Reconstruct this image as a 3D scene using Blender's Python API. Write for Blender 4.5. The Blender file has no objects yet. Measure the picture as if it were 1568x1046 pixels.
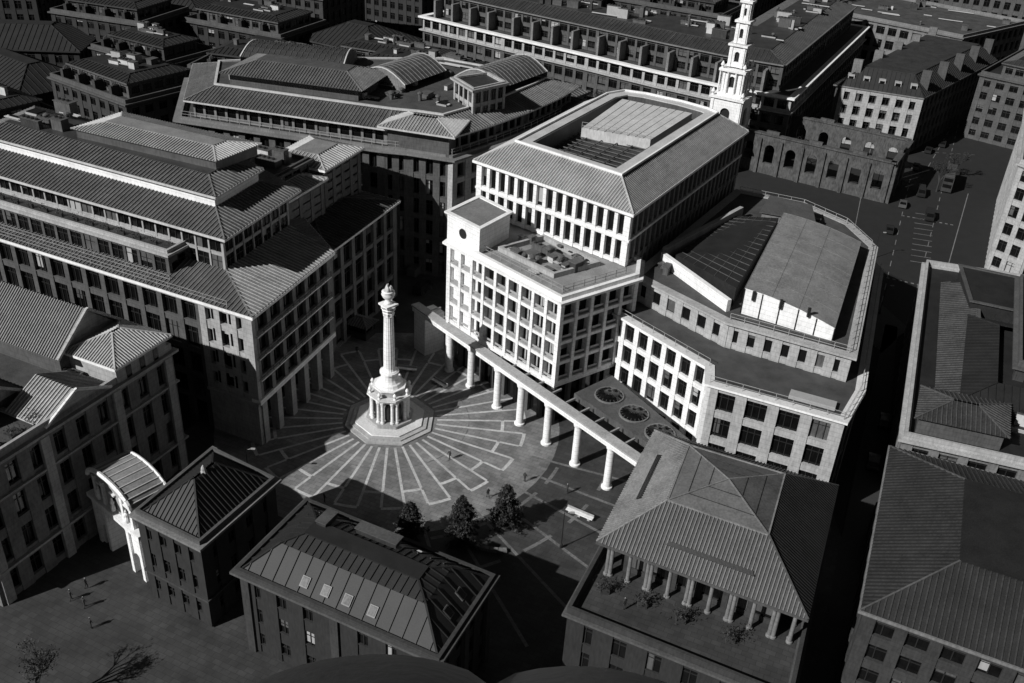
import bpy, math, random
from mathutils import Vector, Matrix
R=random.Random(7)
C=bpy.context.scene.collection
# ---------------------------------------------------------------- materials
MATS={}
def mat(name,base,rough=.8,var=.2,scale=.35,bump=.15,metal=0.0,course=0,spec=.5,fine=4.0):
    m=bpy.data.materials.new(name);m.use_nodes=True;nt=m.node_tree;N=nt.nodes;L=nt.links
    b=N['Principled BSDF'];b.inputs['Roughness'].default_value=rough;b.inputs['Metallic'].default_value=metal
    b.inputs['Specular IOR Level'].default_value=spec
    tc=N.new('ShaderNodeTexCoord')
    n1=N.new('ShaderNodeTexNoise');n1.inputs['Scale'].default_value=scale;n1.inputs['Detail'].default_value=6;n1.inputs['Roughness'].default_value=.65
    n2=N.new('ShaderNodeTexNoise');n2.inputs['Scale'].default_value=fine;n2.inputs['Detail'].default_value=5
    mp=N.new('ShaderNodeMapping');mp.inputs['Scale'].default_value=(1,1,.25)
    L.new(tc.outputs['Object'],n1.inputs['Vector']);L.new(tc.outputs['Object'],mp.inputs['Vector']);L.new(mp.outputs[0],n2.inputs['Vector'])
    mx=N.new('ShaderNodeMath');mx.operation='ADD';L.new(n1.outputs[0],mx.inputs[0]);L.new(n2.outputs[0],mx.inputs[1])
    mr=N.new('ShaderNodeMapRange');mr.inputs[1].default_value=.7;mr.inputs[2].default_value=1.3
    mr.inputs[3].default_value=base*(1-var);mr.inputs[4].default_value=base*(1+var)
    L.new(mx.outputs[0],mr.inputs[0]);out=mr.outputs[0]
    hsrc=n2.outputs[0]
    if course:
        sx=N.new('ShaderNodeSeparateXYZ');L.new(tc.outputs['Object'],sx.inputs[0])
        d=N.new('ShaderNodeMath');d.operation='DIVIDE';d.inputs[1].default_value=course;L.new(sx.outputs['Z'],d.inputs[0])
        fr=N.new('ShaderNodeMath');fr.operation='FRACT';L.new(d.outputs[0],fr.inputs[0])
        gt=N.new('ShaderNodeMath');gt.operation='GREATER_THAN';gt.inputs[1].default_value=.1;L.new(fr.outputs[0],gt.inputs[0])
        m2=N.new('ShaderNodeMapRange');m2.inputs[3].default_value=.75;m2.inputs[4].default_value=1;L.new(gt.outputs[0],m2.inputs[0])
        mu=N.new('ShaderNodeMath');mu.operation='MULTIPLY';L.new(out,mu.inputs[0]);L.new(m2.outputs[0],mu.inputs[1]);out=mu.outputs[0]
    cc=N.new('ShaderNodeCombineColor')
    for i in range(3): L.new(out,cc.inputs[i])
    L.new(cc.outputs[0],b.inputs['Base Color'])
    if bump:
        bp=N.new('ShaderNodeBump');bp.inputs['Strength'].default_value=bump;bp.inputs['Distance'].default_value=.1
        L.new(hsrc,bp.inputs['Height']);L.new(bp.outputs[0],b.inputs['Normal'])
    MATS[name]=m;return m
def paving(name,c1,c2,mort,w,h,ang):
    m=bpy.data.materials.new(name);m.use_nodes=True;nt=m.node_tree;N=nt.nodes;L=nt.links
    b=N['Principled BSDF'];b.inputs['Roughness'].default_value=.75
    tc=N.new('ShaderNodeTexCoord');mp=N.new('ShaderNodeMapping');mp.inputs['Rotation'].default_value=(0,0,ang)
    br=N.new('ShaderNodeTexBrick');br.inputs['Scale'].default_value=1;br.inputs['Brick Width'].default_value=w;br.inputs['Row Height'].default_value=h
    br.inputs['Mortar Size'].default_value=.025
    for k,v in (('Color1',c1),('Color2',c2),('Mortar',mort)): br.inputs[k].default_value=(v,v,v,1)
    n=N.new('ShaderNodeTexNoise');n.inputs['Scale'].default_value=.22;n.inputs['Detail'].default_value=8;n.inputs['Roughness'].default_value=.7
    mr=N.new('ShaderNodeMapRange');mr.inputs[1].default_value=.3;mr.inputs[2].default_value=.7;mr.inputs[3].default_value=.5;mr.inputs[4].default_value=1.45
    L.new(tc.outputs['Object'],mp.inputs[0]);L.new(mp.outputs[0],br.inputs[0]);L.new(tc.outputs['Object'],n.inputs['Vector']);L.new(n.outputs[0],mr.inputs[0])
    mu=N.new('ShaderNodeVectorMath');mu.operation='SCALE';L.new(br.outputs[0],mu.inputs[0]);L.new(mr.outputs[0],mu.inputs['Scale'])
    L.new(mu.outputs[0],b.inputs['Base Color']);MATS[name]=m
mat('stone_white',.74,course=.7,var=.18);mat('stone_pale',.33,course=.7,var=.28);mat('stone_grey',.07,course=.7,var=.35)  # grey stone darkened so walls in sun still look shaded
mat('stone_dark',.032,course=.6,var=.4);mat('brick_shade_tone',.018,course=.3,var=.4)  # near-black tones put foreground shadow and dark outskirts into the colour
mat('stone_old',.06,var=.65,bump=.4,scale=.6);mat('stone_mid',.15,course=.7,var=.35)
mat('roof_metal',.2,rough=.45,var=.35,bump=.05);mat('roof_mid',.07,rough=.5,var=.4,bump=.05);mat('roof_lead',.03,rough=.55,var=.5)
mat('roof_light',.46,rough=.55,var=.22,bump=.03);mat('roof_slate',.012,rough=.65,var=.6,fine=9);mat('roof_seam',.12,rough=.5,var=.3)  # slate and lead near-black: foreground and outskirts shade sits in the colour
mat('gravel',.05,var=.6,fine=14,bump=.4);mat('gravel_light',.22,var=.4,fine=12)
mat('plant_metal',.08,rough=.5,var=.4);mat('frame',.018,rough=.4,var=.1);mat('frame_light',.32,rough=.5,var=.15)
mat('glass',.005,rough=.14,var=.4,bump=.02,scale=.8,spec=.4);mat('blind',.32,var=.15)
mat('asphalt',.01,rough=.85,var=.4,fine=8);mat('kerb_stone',.03,var=.2);mat('paint_white',.16,rough=.6,var=.5)
mat('strip',.42,rough=.7,var=.35,fine=3);mat('strip_dim',.12,rough=.7,var=.5,fine=3);mat('leaf',.02,rough=.7,var=.5,fine=6);mat('bark',.025,var=.4)
mat('car_black',.02,rough=.2,var=.05,bump=0);mat('car_silver',.15,rough=.25,var=.05,bump=0,metal=.5)
mat('rubber',.02,var=.1);mat('cloth',.03,var=.3);mat('skin',.3,var=.1);mat('lead_dome',.02,rough=.6,var=.5,scale=1.2,fine=5,bump=.3)
paving('plaza',.14,.19,.085,1.1,.7,.4);paving('plaza_shade_tone',.03,.042,.018,1.1,.7,.4)  # outer paving darkened; the cathedral's shadow is put into its colour
SEAM={'roof_metal':'roof_light','roof_mid':'stone_mid','roof_lead':'roof_mid'}
# ---------------------------------------------------------------- mesh builder
class Obj:
    def __init__(s,name): s.name=name;s.parts={}
    def add(s,part,m,vs,fs):
        p=s.parts.setdefault((part,m),([],[]));o=len(p[0]);p[0].extend(vs);p[1].extend([tuple(i+o for i in f) for f in fs])
    def build(s,loc=(0,0,0),rot=0,smooth=()):
        e=bpy.data.objects.new(s.name,None);C.objects.link(e);e.location=loc;e.rotation_euler=(0,0,rot)
        for (part,m),(v,f) in s.parts.items():
            me=bpy.data.meshes.new(part);me.from_pydata([tuple(q) for q in v],[],f);me.materials.append(MATS[m]);me.update()
            if part in smooth:
                for q in me.polygons:q.use_smooth=True
            ob=bpy.data.objects.new(part,me);C.objects.link(ob);ob.parent=e
        return e
    def prism(s,part,m,poly,z0,z1):
        n=len(poly);z0f=z0 if callable(z0) else (lambda i:z0);z1f=z1 if callable(z1) else (lambda i:z1)
        vs=[(p[0],p[1],z0f(i)) for i,p in enumerate(poly)]+[(p[0],p[1],z1f(i)) for i,p in enumerate(poly)]
        fs=[tuple(range(n-1,-1,-1)),tuple(range(n,2*n))]+[(i,(i+1)%n,n+(i+1)%n,n+i) for i in range(n)]
        s.add(part,m,vs,fs)
    def ring(s,part,m,po,pi,z0,z1):
        n=len(po)
        for i in range(n):
            j=(i+1)%n;s.prism(part,m,[po[i],po[j],pi[j],pi[i]],z0,z1)
    def ebox(s,part,m,p0,p1,s0,s1,d0,d1,z0,z1):
        dx,dy=p1[0]-p0[0],p1[1]-p0[1];l=math.hypot(dx,dy);dx/=l;dy/=l;nx,ny=dy,-dx
        P=lambda a,b:(p0[0]+dx*a+nx*b,p0[1]+dy*a+ny*b)
        s.prism(part,m,[P(s0,d1),P(s1,d1),P(s1,d0),P(s0,d0)],z0,z1)
    def tube(s,part,m,p,q,r0,r1,n=6):
        p=Vector(p);q=Vector(q);d=(q-p).normalized();a=d.orthogonal().normalized();b=d.cross(a);vs=[]
        for c,r in ((p,r0),(q,r1)):
            for i in range(n):
                t=2*math.pi*i/n;vs.append(tuple(c+a*r*math.cos(t)+b*r*math.sin(t)))
        s.add(part,m,vs,[(i,(i+1)%n,n+(i+1)%n,n+i) for i in range(n)]+[tuple(range(n-1,-1,-1)),tuple(range(n,2*n))])
    def lathe(s,part,m,c,prof,n=16,fl=0,ph=0):
        vs=[];k=len(prof)
        for r,z in prof:
            for i in range(n):
                t=2*math.pi*i/n+ph;rr=r*(1-fl*(i%2));vs.append((c[0]+rr*math.cos(t),c[1]+rr*math.sin(t),z))
        fs=[(a*n+i,a*n+(i+1)%n,(a+1)*n+(i+1)%n,(a+1)*n+i) for a in range(k-1) for i in range(n)]
        fs+=[tuple(range(n-1,-1,-1)),tuple(range((k-1)*n,k*n))];s.add(part,m,vs,fs)
def off(poly,d):
    n=len(poly);out=[]
    for i in range(n):
        a,b,c=Vector(poly[i-1][:2]),Vector(poly[i][:2]),Vector(poly[(i+1)%n][:2])
        e1=(b-a).normalized();e2=(c-b).normalized();n1=Vector((e1.y,-e1.x));n2=Vector((e2.y,-e2.x))
        k=1+n1.dot(n2);q=b+(n1+n2)*(d/max(k,.25));out.append((q.x,q.y))
    return out
def slope(o,part,m,a,b,c,d,sp=.8,rw=.09,rh=.14,sm=None):
    """quad a,b eave; c,d top (c above b, d above a) with standing seams"""
    a,b,c,d=map(Vector,(a,b,c,d));o.add(part,m,[a,b,c,d],[(0,1,2,3)])
    if not sp:return
    e=(b-a).normalized();nn=(b-a).cross(d-a+c-b).normalized()
    if nn.z<0:nn=-nn
    u=nn.cross(e)
    if u.z<0:u=-u
    pts=[((p-a).dot(e),(p-a).dot(u)) for p in (a,b,c,d)];mn=min(p[0] for p in pts);mxx=max(p[0] for p in pts)
    t=mn+sp*.5
    while t<mxx:
        ys=[]
        for i in range(4):
            p,q=pts[i],pts[(i+1)%4]
            if (p[0]-t)*(q[0]-t)<0: ys.append(p[1]+(q[1]-p[1])*(t-p[0])/(q[0]-p[0]))
        if len(ys)>=2 and max(ys)-min(ys)>.3:
            y0,y1=min(ys),max(ys);vs=[]
            for y in (y0,y1):
                for s_,h in ((-rw/2,-.02),(rw/2,-.02),(rw/2,rh),(-rw/2,rh)): vs.append(a+e*(t+s_)+u*y+nn*h)
            o.add('seams',sm or SEAM.get(m,m),vs,[(0,1,5,4),(1,2,6,5),(2,3,7,6),(3,0,4,7),(0,3,2,1),(4,5,6,7)])
        t+=sp
def hip(o,po,z0,pi,z1,m='roof_mid',sp=.8,cap='roof_light',hips=True):
    n=len(po)
    for i in range(n):
        j=(i+1)%n;slope(o,'roof',m,(*po[i],z0),(*po[j],z0),(*pi[j],z1),(*pi[i],z1),sp)
        if hips:o.tube('hip_ridges',SEAM.get(m,m),(*po[i],z0+.05),(*pi[i],z1+.05),.14,.14,4)
    if cap:o.prism('roof_cap',cap,off(pi,.1),z1-.02,z1+.18)
def facade(o,p0,p1,z0,z1,nf,nb,pw=.8,sh=.9,dep=.5,m='stone_pale',mull=1,blind=.25,ext=1,first=None):
    L=math.hypot(p1[0]-p0[0],p1[1]-p0[1]);bw=L/nb
    for i in range(nb+1):
        s0=max(0,i*bw-pw/2);s1=min(L,i*bw+pw/2)
        if i==nb and ext:s1=L+dep
        if i==0:s1=pw*.75
        if i==nb:s0=L-pw*.75
        o.ebox('piers',m,p0,p1,s0,s1,-.05,dep,z0,z1)
    fh=(z1-z0)/nf
    for j in range(nf+1):
        a=z0+j*fh-sh/2;b=a+sh
        if j==0:a=z0;b=z0+sh*.7
        if j==nf:b=z1;a=z1-sh*.7
        o.ebox('spandrels',m,p0,p1,.02,L-.02,-.05,dep-.13,a+.003,b-.003)
        if j<nf:o.ebox('sills',m,p0,p1,.03,L-.03,-.05,dep-.04,b-.003,b+.1)
    for i in range(nb):
        for j in range(nf):
            za=z0+j*fh+sh/2;zb=z0+(j+1)*fh-sh/2;a=i*bw+pw/2;b=(i+1)*bw-pw/2
            if mull and b-a>1.0:
                for k in range(1,mull+1):
                    s=a+(b-a)*k/(mull+1);o.ebox('mullions','frame',p0,p1,s-.06,s+.06,.0,.1,za,zb)
                o.ebox('transoms','frame',p0,p1,a,b,.0,.08,za+(zb-za)*.68,za+(zb-za)*.68+.1)
            if R.random()<blind:
                o.ebox('blinds','blind' if R.random()<.25 else 'plant_metal',p0,p1,a+.05,(a+b)/2 if R.random()<.4 else b-.05,.0,.04,zb-(zb-za)*R.choice((.3,.5,.8,1)),zb)
def rail(o,p0,p1,z,h=1.1,m='frame_light',sp=2.0):
    L=math.hypot(p1[0]-p0[0],p1[1]-p0[1]);n=max(1,int(L/sp))
    for i in range(n+1):
        s=min(max(i*L/n,.05),L-.05);o.ebox('railing',m,p0,p1,s-.03,s+.03,-.03,.03,z,z+h)
    for k in (.5,1):o.ebox('railing',m,p0,p1,0,L,-.03,.03,z+h*k-.05,z+h*k)
def inside(p,poly):
    r=False;n=len(poly)
    for i in range(n):
        a,b=poly[i],poly[i-1]
        if (a[1]>p[1])!=(b[1]>p[1]) and p[0]<(b[0]-a[0])*(p[1]-a[1])/(b[1]-a[1])+a[0]:r=not r
    return r
def clutter(o,poly,z,n,hmax=2.2,ang=-.42,smax=4.5):
    xs=[p[0] for p in poly];ys=[p[1] for p in poly];c=0;k=0;q=off(poly,-1.0)
    while c<n and k<n*30:
        k+=1;x=R.uniform(min(xs),max(xs));y=R.uniform(min(ys),max(ys))
        w=R.uniform(.6,smax);d=R.uniform(.6,2.2);h=R.uniform(.4,hmax)
        ca,sa=math.cos(ang),math.sin(ang)
        P=lambda u,v:(x+u*ca-v*sa,y+u*sa+v*ca)
        pts=[P(-w/2,-d/2),P(w/2,-d/2),P(w/2,d/2),P(-w/2,d/2)]
        if not all(inside(t,q) for t in pts):continue
        c+=1;m=R.choice(['plant_metal','plant_metal','roof_mid','frame_light','roof_lead','roof_light'])
        t=R.random()
        if t<.5:
            o.prism('plant',m,pts,z,z+h);o.prism('plant_top','plant_metal',off(pts,.12),z+h,z+h+.1)
            if w>2:
                for s in range(int(w/.9)):
                    cx,cy=P(-w/2+.5+s*.9,0);o.lathe('fans','frame',(cx,cy),[(.3,z+h+.1),(.3,z+h+.35),(.2,z+h+.36)],8)
        elif t<.75:
            a=P(-w,0);b=P(w,0)
            if inside(a,q) and inside(b,q):
                for s in (-.3,0,.3):
                    a=P(-w,s);b=P(w,s);o.tube('pipes','frame_light',(*a,z+.35),(*b,z+.35),.1,.1)
        elif t<.9:o.lathe('vents','plant_metal',(x,y),[(.35,z),(.35,z+h),(.55,z+h+.05),(.5,z+h+.3),(.05,z+h+.5)],10)
        else:o.prism('skylight','glass',off(pts,-.1),z,z+.5);o.ring('skylight_kerb','frame_light',pts,off(pts,-.25),z,z+.35)
def building(name,poly,zt,nf,bw=3.2,pw=.8,sh=1.0,dep=.4,m='stone_pale',roof='gravel',cor=.6,par=.9,z0=0,clut=12,hp=None,edges=None,mull=1,blind=.25,build=True,o=None,zf=None,core='glass',cm=None):
    o=o or Obj(name);o.prism('core',core,poly,z0,zt-.05);n=len(poly);cm=cm or m
    for i in range(n):
        p0,p1=poly[i],poly[(i+1)%n];L=math.hypot(p1[0]-p0[0],p1[1]-p0[1])
        if edges is not None and i not in edges:
            o.ebox('plain_walls',m,p0,p1,.01,L-.01,-.05,dep*.8,z0,zt);continue
        facade(o,p0,p1,(zf or z0),zt,nf,max(1,round(L/bw)),pw,sh,dep,m,mull,blind)
    oc=off(poly,dep+cor);o.ring('cornice',cm,oc,off(poly,-.3),zt,zt+.35)
    o.ring('cornice_bed',m,off(poly,dep+cor*.4),off(poly,-.25),zt-.3,zt-.002)
    if hp:
        ins,rise,rm=hp[:3];sp=hp[3] if len(hp)>3 else .9
        hip(o,off(poly,dep+cor-.1),zt+.36,off(poly,-ins),zt+.36+rise,rm,sp,cap=hp[4] if len(hp)>4 else roof)
        if clut:clutter(o,off(poly,-ins),zt+rise+.52,clut)
    else:
        o.prism('roof_deck',roof,off(poly,-.3),zt-.04,zt+.1)
        if par:o.ring('parapet',cm,off(poly,dep),off(poly,dep-.4),zt+.352,zt+.35+par)
        if clut:clutter(o,poly,zt+.1,clut)
    if build:o.build()
    return o
def fix(poly):
    a=sum(poly[i-1][0]*poly[i][1]-poly[i][0]*poly[i-1][1] for i in range(len(poly)))
    return poly if a>0 else poly[::-1]
def shrub(o,x,y,z,n,sx,sz,e=.15):
    for k in range(n):
        v=Vector((x,y,z))+Vector((R.gauss(0,sx),R.gauss(0,sx),R.gauss(0,sz)));o.add('shrubs','leaf',[v+Vector((R.uniform(-e,e),R.uniform(-e,e),R.uniform(-e,e))) for _ in range(3)],[(0,1,2)])
# ---------------------------------------------------------------- ground
g=Obj('ground');g.add('asphalt_sheet','asphalt',[(-3000,-1500,0),(3000,-1500,0),(3000,4000,0),(-3000,4000,0)],[(0,1,2,3)]);g.build()
CX,CY=-17.9,121.0;ZP=.12
o=Obj('plaza_paving')
pl=[(-58,60),(34,60),(46,100),(46,118),(17.5,150),(-8,152),(-16,205),(-24,205),(-26,160),(-34,134),(-95,160),(-100,148),(-46,118),(-62,84)]
o.prism('slab','kerb_stone',pl,0,ZP-.004)
o.add('paving','plaza_shade_tone',[(x,y,ZP) for x,y in pl],[tuple(range(len(pl)))])
def disc(part,m,r,z,n=48):
    o.add(part,m,[(CX+r*math.cos(2*math.pi*i/n),CY+r*math.sin(2*math.pi*i/n),z) for i in range(n)],[tuple(range(n))])
disc('circle_paving','plaza',26,ZP+.004)
def rad(a,r0,r1,w,z,m='strip',cx=CX,cy=CY):
    ca,sa=math.cos(a),math.sin(a);q=[]
    for r,s in ((r0,-w),(r1,-w),(r1,w),(r0,w)):q.append((cx+r*ca-s*sa,cy+r*sa+s*ca,z))
    o.add('radial_strips',m,q,[(0,1,2,3)])
def arc(a0,a1,r0,r1,z,m='strip'):
    n=5;vs=[]
    for i in range(n+1):
        a=a0+(a1-a0)*i/n
        for r in (r0,r1):vs.append((CX+r*math.cos(a),CY+r*math.sin(a),z))
    o.add('ring_strips',m,vs,[(2*i,2*i+1,2*i+3,2*i+2) for i in range(n)])
NS=40
for i in range(NS):
    a=2*math.pi*(i+.5)/NS;a2=2*math.pi*(i+1.5)/NS
    rad(a,7.2,17.0,.19,ZP+.008)
    if i%2:arc(a,a2,17.0,17.5,ZP+.012);rad(a,17.0,20.4,.19,ZP+.0081);rad(a2,17.5,20.4,.19,ZP+.0082)
    else:arc(a,a2,20.4,20.9,ZP+.012)
    arc(a,a2,12.0,12.2,ZP+.006,'strip_dim')
    da=(a+a2)/2*180/math.pi
    if 268<da<345:
        rad((a+a2)/2,23 if i%2 else 26,48,.22,ZP+.008,'strip_dim')
for k in range(5):
    arc(math.radians(275+k*14),math.radians(284+k*14),27,27.5,ZP+.012,'strip_dim');arc(math.radians(280+k*14),math.radians(288+k*14),34,34.5,ZP+.012,'strip_dim')
o.build()
o=Obj('pavement')
for p in ([(66,150),(74,160),(70,175),(62,168)],[(30,60),(37,60),(72,160),(70,161)]):
    o.prism('kerb_and_flags','kerb_stone',p,0,.13)
o.build()
o=Obj('road_markings')
def line(p,q,w,z=.004,dash=0):
    L=math.hypot(q[0]-p[0],q[1]-p[1]);s=0
    while s<L:
        e=min(L,s+(dash or L));dx,dy=(q[0]-p[0])/L,(q[1]-p[1])/L
        o.add('paint','paint_white',[(p[0]+dx*s-dy*w,p[1]+dy*s+dx*w,z),(p[0]+dx*s+dy*w,p[1]+dy*s-dx*w,z),(p[0]+dx*e+dy*w,p[1]+dy*e-dx*w,z),(p[0]+dx*e-dy*w,p[1]+dy*e+dx*w,z)],[(0,1,2,3)])
        s=e+(dash or L)
line((36,66),(69,158),.08,dash=2);line((72,170),(100,240),.08,dash=3);line((76,165),(135,300),.08,dash=3);line((80,164),(112,232),.1)
line((66,176),(96,262),.08);line((74,182),(84,178),.25,dash=.6);line((90,215),(101,211),.25,dash=.6)
for k in range(10):line((84+k*1.1,190+k*3),(88+k*1.1,189+k*3),.12)
line((108,250),(150,330),.1,dash=4);line((100,262),(125,262),.1,dash=1)
o.build()
# ---------------------------------------------------------------- monument column
o=Obj('monument_column');c=(CX,CY);z=ZP+.01
def octo(r,ph=math.pi/8,n=8):return [(CX+r*math.cos(2*math.pi*i/n+ph),CY+r*math.sin(2*math.pi*i/n+ph)) for i in range(n)]
for i,r in enumerate((7.0,6.2,5.4)):o.prism('steps','stone_white' if i==2 else 'stone_pale',octo(r),z if i==0 else z+.2*i+.001,z+.2*(i+1))
o.prism('bench_plinth','stone_pale',octo(3.7),z+.6,z+1.1);o.prism('drum','stone_pale',octo(2.3),z+1.1,z+4.9)
for i in range(8):
    t=2*math.pi*i/8+math.pi/8
    for dt in (-.13,.13):
        p=(CX+2.8*math.cos(t+dt),CY+2.8*math.sin(t+dt));o.lathe('base_columns','stone_white',p,[(.34,z+1.1),(.34,z+1.3),(.25,z+1.4),(.22,z+4.3),(.33,z+4.6),(.35,z+4.9)],10)
    t+=math.pi/8;p=(CX+2.0*math.cos(t),CY+2.0*math.sin(t));o.lathe('niche_shades','frame',p,[(.52,z+1.5),(.52,z+3.5),(.38,z+4.0),(.05,z+4.2)],10)  # dark solids on the drum, painting the shade of hollow niches
o.prism('entablature','stone_white',octo(3.2),z+4.9,z+5.25);o.prism('cornice','stone_white',octo(3.5),z+5.251,z+5.5)
for i in range(8):
    t=2*math.pi*i/8+math.pi/8;o.lathe('attic_urns','stone_white',(CX+3.0*math.cos(t),CY+3.0*math.sin(t)),[(.25,z+5.5),(.14,z+5.8),(.3,z+6.15),(.2,z+6.4),(.05,z+6.6)],8)
o.prism('attic','stone_pale',octo(2.4),z+5.5,z+6.4);o.prism('attic_cornice','stone_white',octo(2.6),z+6.4,z+6.6)
o.lathe('pedestal','stone_white',c,[(2.1,z+6.6),(1.8,z+7.1),(1.6,z+7.2),(1.3,z+7.7),(1.25,z+8.5),(1.45,z+8.6),(1.45,z+8.9),(1.1,z+9.1)],16)
o.lathe('shaft','stone_white',c,[(1.0,z+9.1),(.86,z+9.4),(.84,z+12.5),(.7,z+18.2),(.8,z+18.3)],32,fl=.05)
o.lathe('capital','stone_white',c,[(.78,z+18.3),(.9,z+18.8),(.78,z+19),(1.1,z+19.4),(.9,z+19.5),(1.3,z+20)],16,fl=.14)
o.prism('abacus','stone_white',octo(1.45,0,4),z+20,z+20.25)
o.lathe('urn','stone_white',c,[(.6,z+20.25),(.5,z+20.6),(.35,z+20.8),(.8,z+21.3),(1.0,z+21.8),(.8,z+22.1),(.95,z+22.2),(.6,z+22.3)],16)
for i in range(9):
    t=i*2.4;r=.4*(i%3)/2;o.lathe('flame','roof_light',(CX+r*math.cos(t),CY+r*math.sin(t)),[(.25,z+22.3),(.32,z+22.6),(.2,z+22.9),(.04,z+23.1+.4*(2-i%3)/2)],7)
o.build(smooth=('urn','flame'))
# ---------------------------------------------------------------- central block
o=Obj('stone_office_block')
FB=[(-10.5,137),(6.6,120.2),(17.8,128.7),(18.5,134),(-4,151)]
o.prism('ground_storey','glass',off(FB,-2.0),0,8.6);o.prism('core','glass',off(FB,-.9),8.6,22.6)
o.prism('soffit','stone_white',FB,8.2,8.9)
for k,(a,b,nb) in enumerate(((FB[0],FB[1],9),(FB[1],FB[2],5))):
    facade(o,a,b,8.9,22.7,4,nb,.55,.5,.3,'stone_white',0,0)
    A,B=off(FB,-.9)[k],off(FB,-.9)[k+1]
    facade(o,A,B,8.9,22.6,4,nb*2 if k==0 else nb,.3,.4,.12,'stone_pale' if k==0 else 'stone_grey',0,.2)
    L=math.hypot(b[0]-a[0],b[1]-a[1])
    for j in range(4):
        zz=8.9+j*3.45;o.ebox('loggia_floor','stone_pale',a,b,0,L,-.9,.2,zz+.38,zz+.5) if j else None
        for i in range(nb):
            s=(i+.5)*L/nb;o.ebox('balustrade','frame_light',a,b,s-.85,s+.85,.1,.14,zz+.9,zz+1.25)
    for i in range(nb+1):
        s=min(max(i*L/nb,.3),L-.3);o.ebox('fins','stone_white',a,b,s-.2,s+.2,-.9,-.06,8.9,22.6)
    for i in range(nb):
        s=(i+.5)*L/nb;o.ebox('ground_piers','stone_grey',a,b,s-.3,s+.3,-2,-1.3,0,8.2)
for i in (2,3,4):facade(o,FB[i],FB[(i+1)%5],0,22.7,6,6,1,1.2,.3,'stone_white')
o.ring('cornice','stone_white',off(FB,1.0),off(FB,-1.2),22.7,23.05);o.ring('parapet','stone_white',off(FB,.35),off(FB,-.25),23.052,23.7)
o.prism('terrace','gravel_light',off(FB,-.2),22.6,23.1)
TI=[(-3,134.5),(5.5,126.5),(12.5,131.5),(4,140)]
o.ring('terrace_kerb','stone_pale',TI,off(TI,-.5),23.1,23.9);clutter(o,off(TI,1.2),23.1,22,1.5,-.75,2.2);clutter(o,off(FB,-.6),23.1,8,1.0,-.75,1.2)
for x,y in ((0,134),(3,131),(7,131),(5,134.5),(9,132.5)):shrub(o,x,y,23.7,90,.35,.25)
ti=off(FB,-1.6)
for i in range(2):rail(o,ti[i],ti[i+1],23.1)
BX=[(-11.1,138.2),(-5.8,132.9),(-1.5,139.5),(-6.6,144.9)]
o.prism('stair_tower','stone_white',BX,8,27.3);o.ring('tower_coping','stone_white',off(BX,.4),off(BX,-.3),27.3,27.6);o.prism('tower_lid','stone_mid',off(BX,-.3),27.2,27.45)
mx=((BX[0][0]+BX[1][0])/2-.05,(BX[0][1]+BX[1][1])/2-.05)
nrm=Vector((-.7,-.71,0));o.tube('round_window','frame',(*mx,25.2),tuple(Vector((*mx,25.2))+nrm*.06),.8,.8,20)
T=[(-6.6,149.4),(16.1,132.5),(39.2,172.3),(36,177),(31,181),(24,185),(17.5,186.8),(11.7,182.4)]
o.prism('tall_core','glass',T,0,31.6)
o.prism('tall_base','stone_pale',off(T,.2),0,20)
for i in range(8):
    p,q=T[i],T[(i+1)%8];L=math.hypot(q[0]-p[0],q[1]-p[1])
    facade(o,p,q,23.2,31.6,2,max(2,round(L/1.9)),.62,.7,.6,'stone_white' if i in (0,6,7) else 'stone_mid',0,.2)  # sides off the sun get darker stone, shade put into the colour
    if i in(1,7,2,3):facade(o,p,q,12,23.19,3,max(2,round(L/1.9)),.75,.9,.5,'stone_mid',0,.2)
o.ring('tall_cornice','stone_white',off(T,1.2),off(T,-.4),31.6,32.0);o.ring('tall_belt','stone_white',off(T,.75),off(T,-.1),27.2,27.55)
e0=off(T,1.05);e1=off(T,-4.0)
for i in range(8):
    j=(i+1)%8;slope(o,'roof','roof_mid' if i in (1,2,3) else 'roof_metal',(*e0[i],32.02),(*e0[j],32.02),(*e1[j],34.8),(*e1[i],34.8),.5);o.tube('hip_ridges','roof_light',(*e0[i],32.1),(*e1[i],34.9),.14,.14,4)  # right and rear slopes take a darker metal, painted as shaded
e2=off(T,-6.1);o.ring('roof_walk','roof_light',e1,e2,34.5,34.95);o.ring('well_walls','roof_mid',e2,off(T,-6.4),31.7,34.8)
o.ring('walk_kerb','stone_white',off(T,-3.9),off(T,-4.2),34.951,35.3)
o.prism('well_floor','roof_lead',off(T,-6.3),31.0,32.0)
w=off(T,-6.3);n_=20
for i in range(1,n_):
    t=i/n_;a=Vector(w[0]).lerp(Vector(w[7]),t);b=Vector(w[1]).lerp(Vector(w[2]),t);o.tube('well_beams','plant_metal',(a.x,a.y,32.3),(b.x,b.y,32.3),.1,.1,4)
for i in range(1,6):
    t=i/6;a=Vector(w[0]).lerp(Vector(w[1]),t);b=Vector(w[7]).lerp(Vector(w[2]),t);o.tube('well_beams','plant_metal',(a.x,a.y,32.35),(b.x,b.y,32.35),.1,.1,4)
cp=[Vector(w[0]).lerp(Vector(w[1]),.1).lerp(Vector(w[7]).lerp(Vector(w[2]),.1),.45),Vector(w[0]).lerp(Vector(w[1]),.86).lerp(Vector(w[7]).lerp(Vector(w[2]),.84),.52),Vector(w[2]).lerp(Vector(w[3]),.2)+Vector((-2,-1)),Vector(w[7])+Vector((1.0,-1.0))]
cp=[(p.x,p.y) for p in cp];o.prism('atrium_roof','roof_light',cp,32.1,lambda i:33.9 if i<2 else 35.0)
for k in range(1,9):
    t=k/9;a=Vector(cp[0]).lerp(Vector(cp[1]),t);b=Vector(cp[3]).lerp(Vector(cp[2]),t);o.tube('atrium_seams','stone_mid',(a.x,a.y,33.92),(b.x,b.y,35.02),.05,.05,4)
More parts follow.
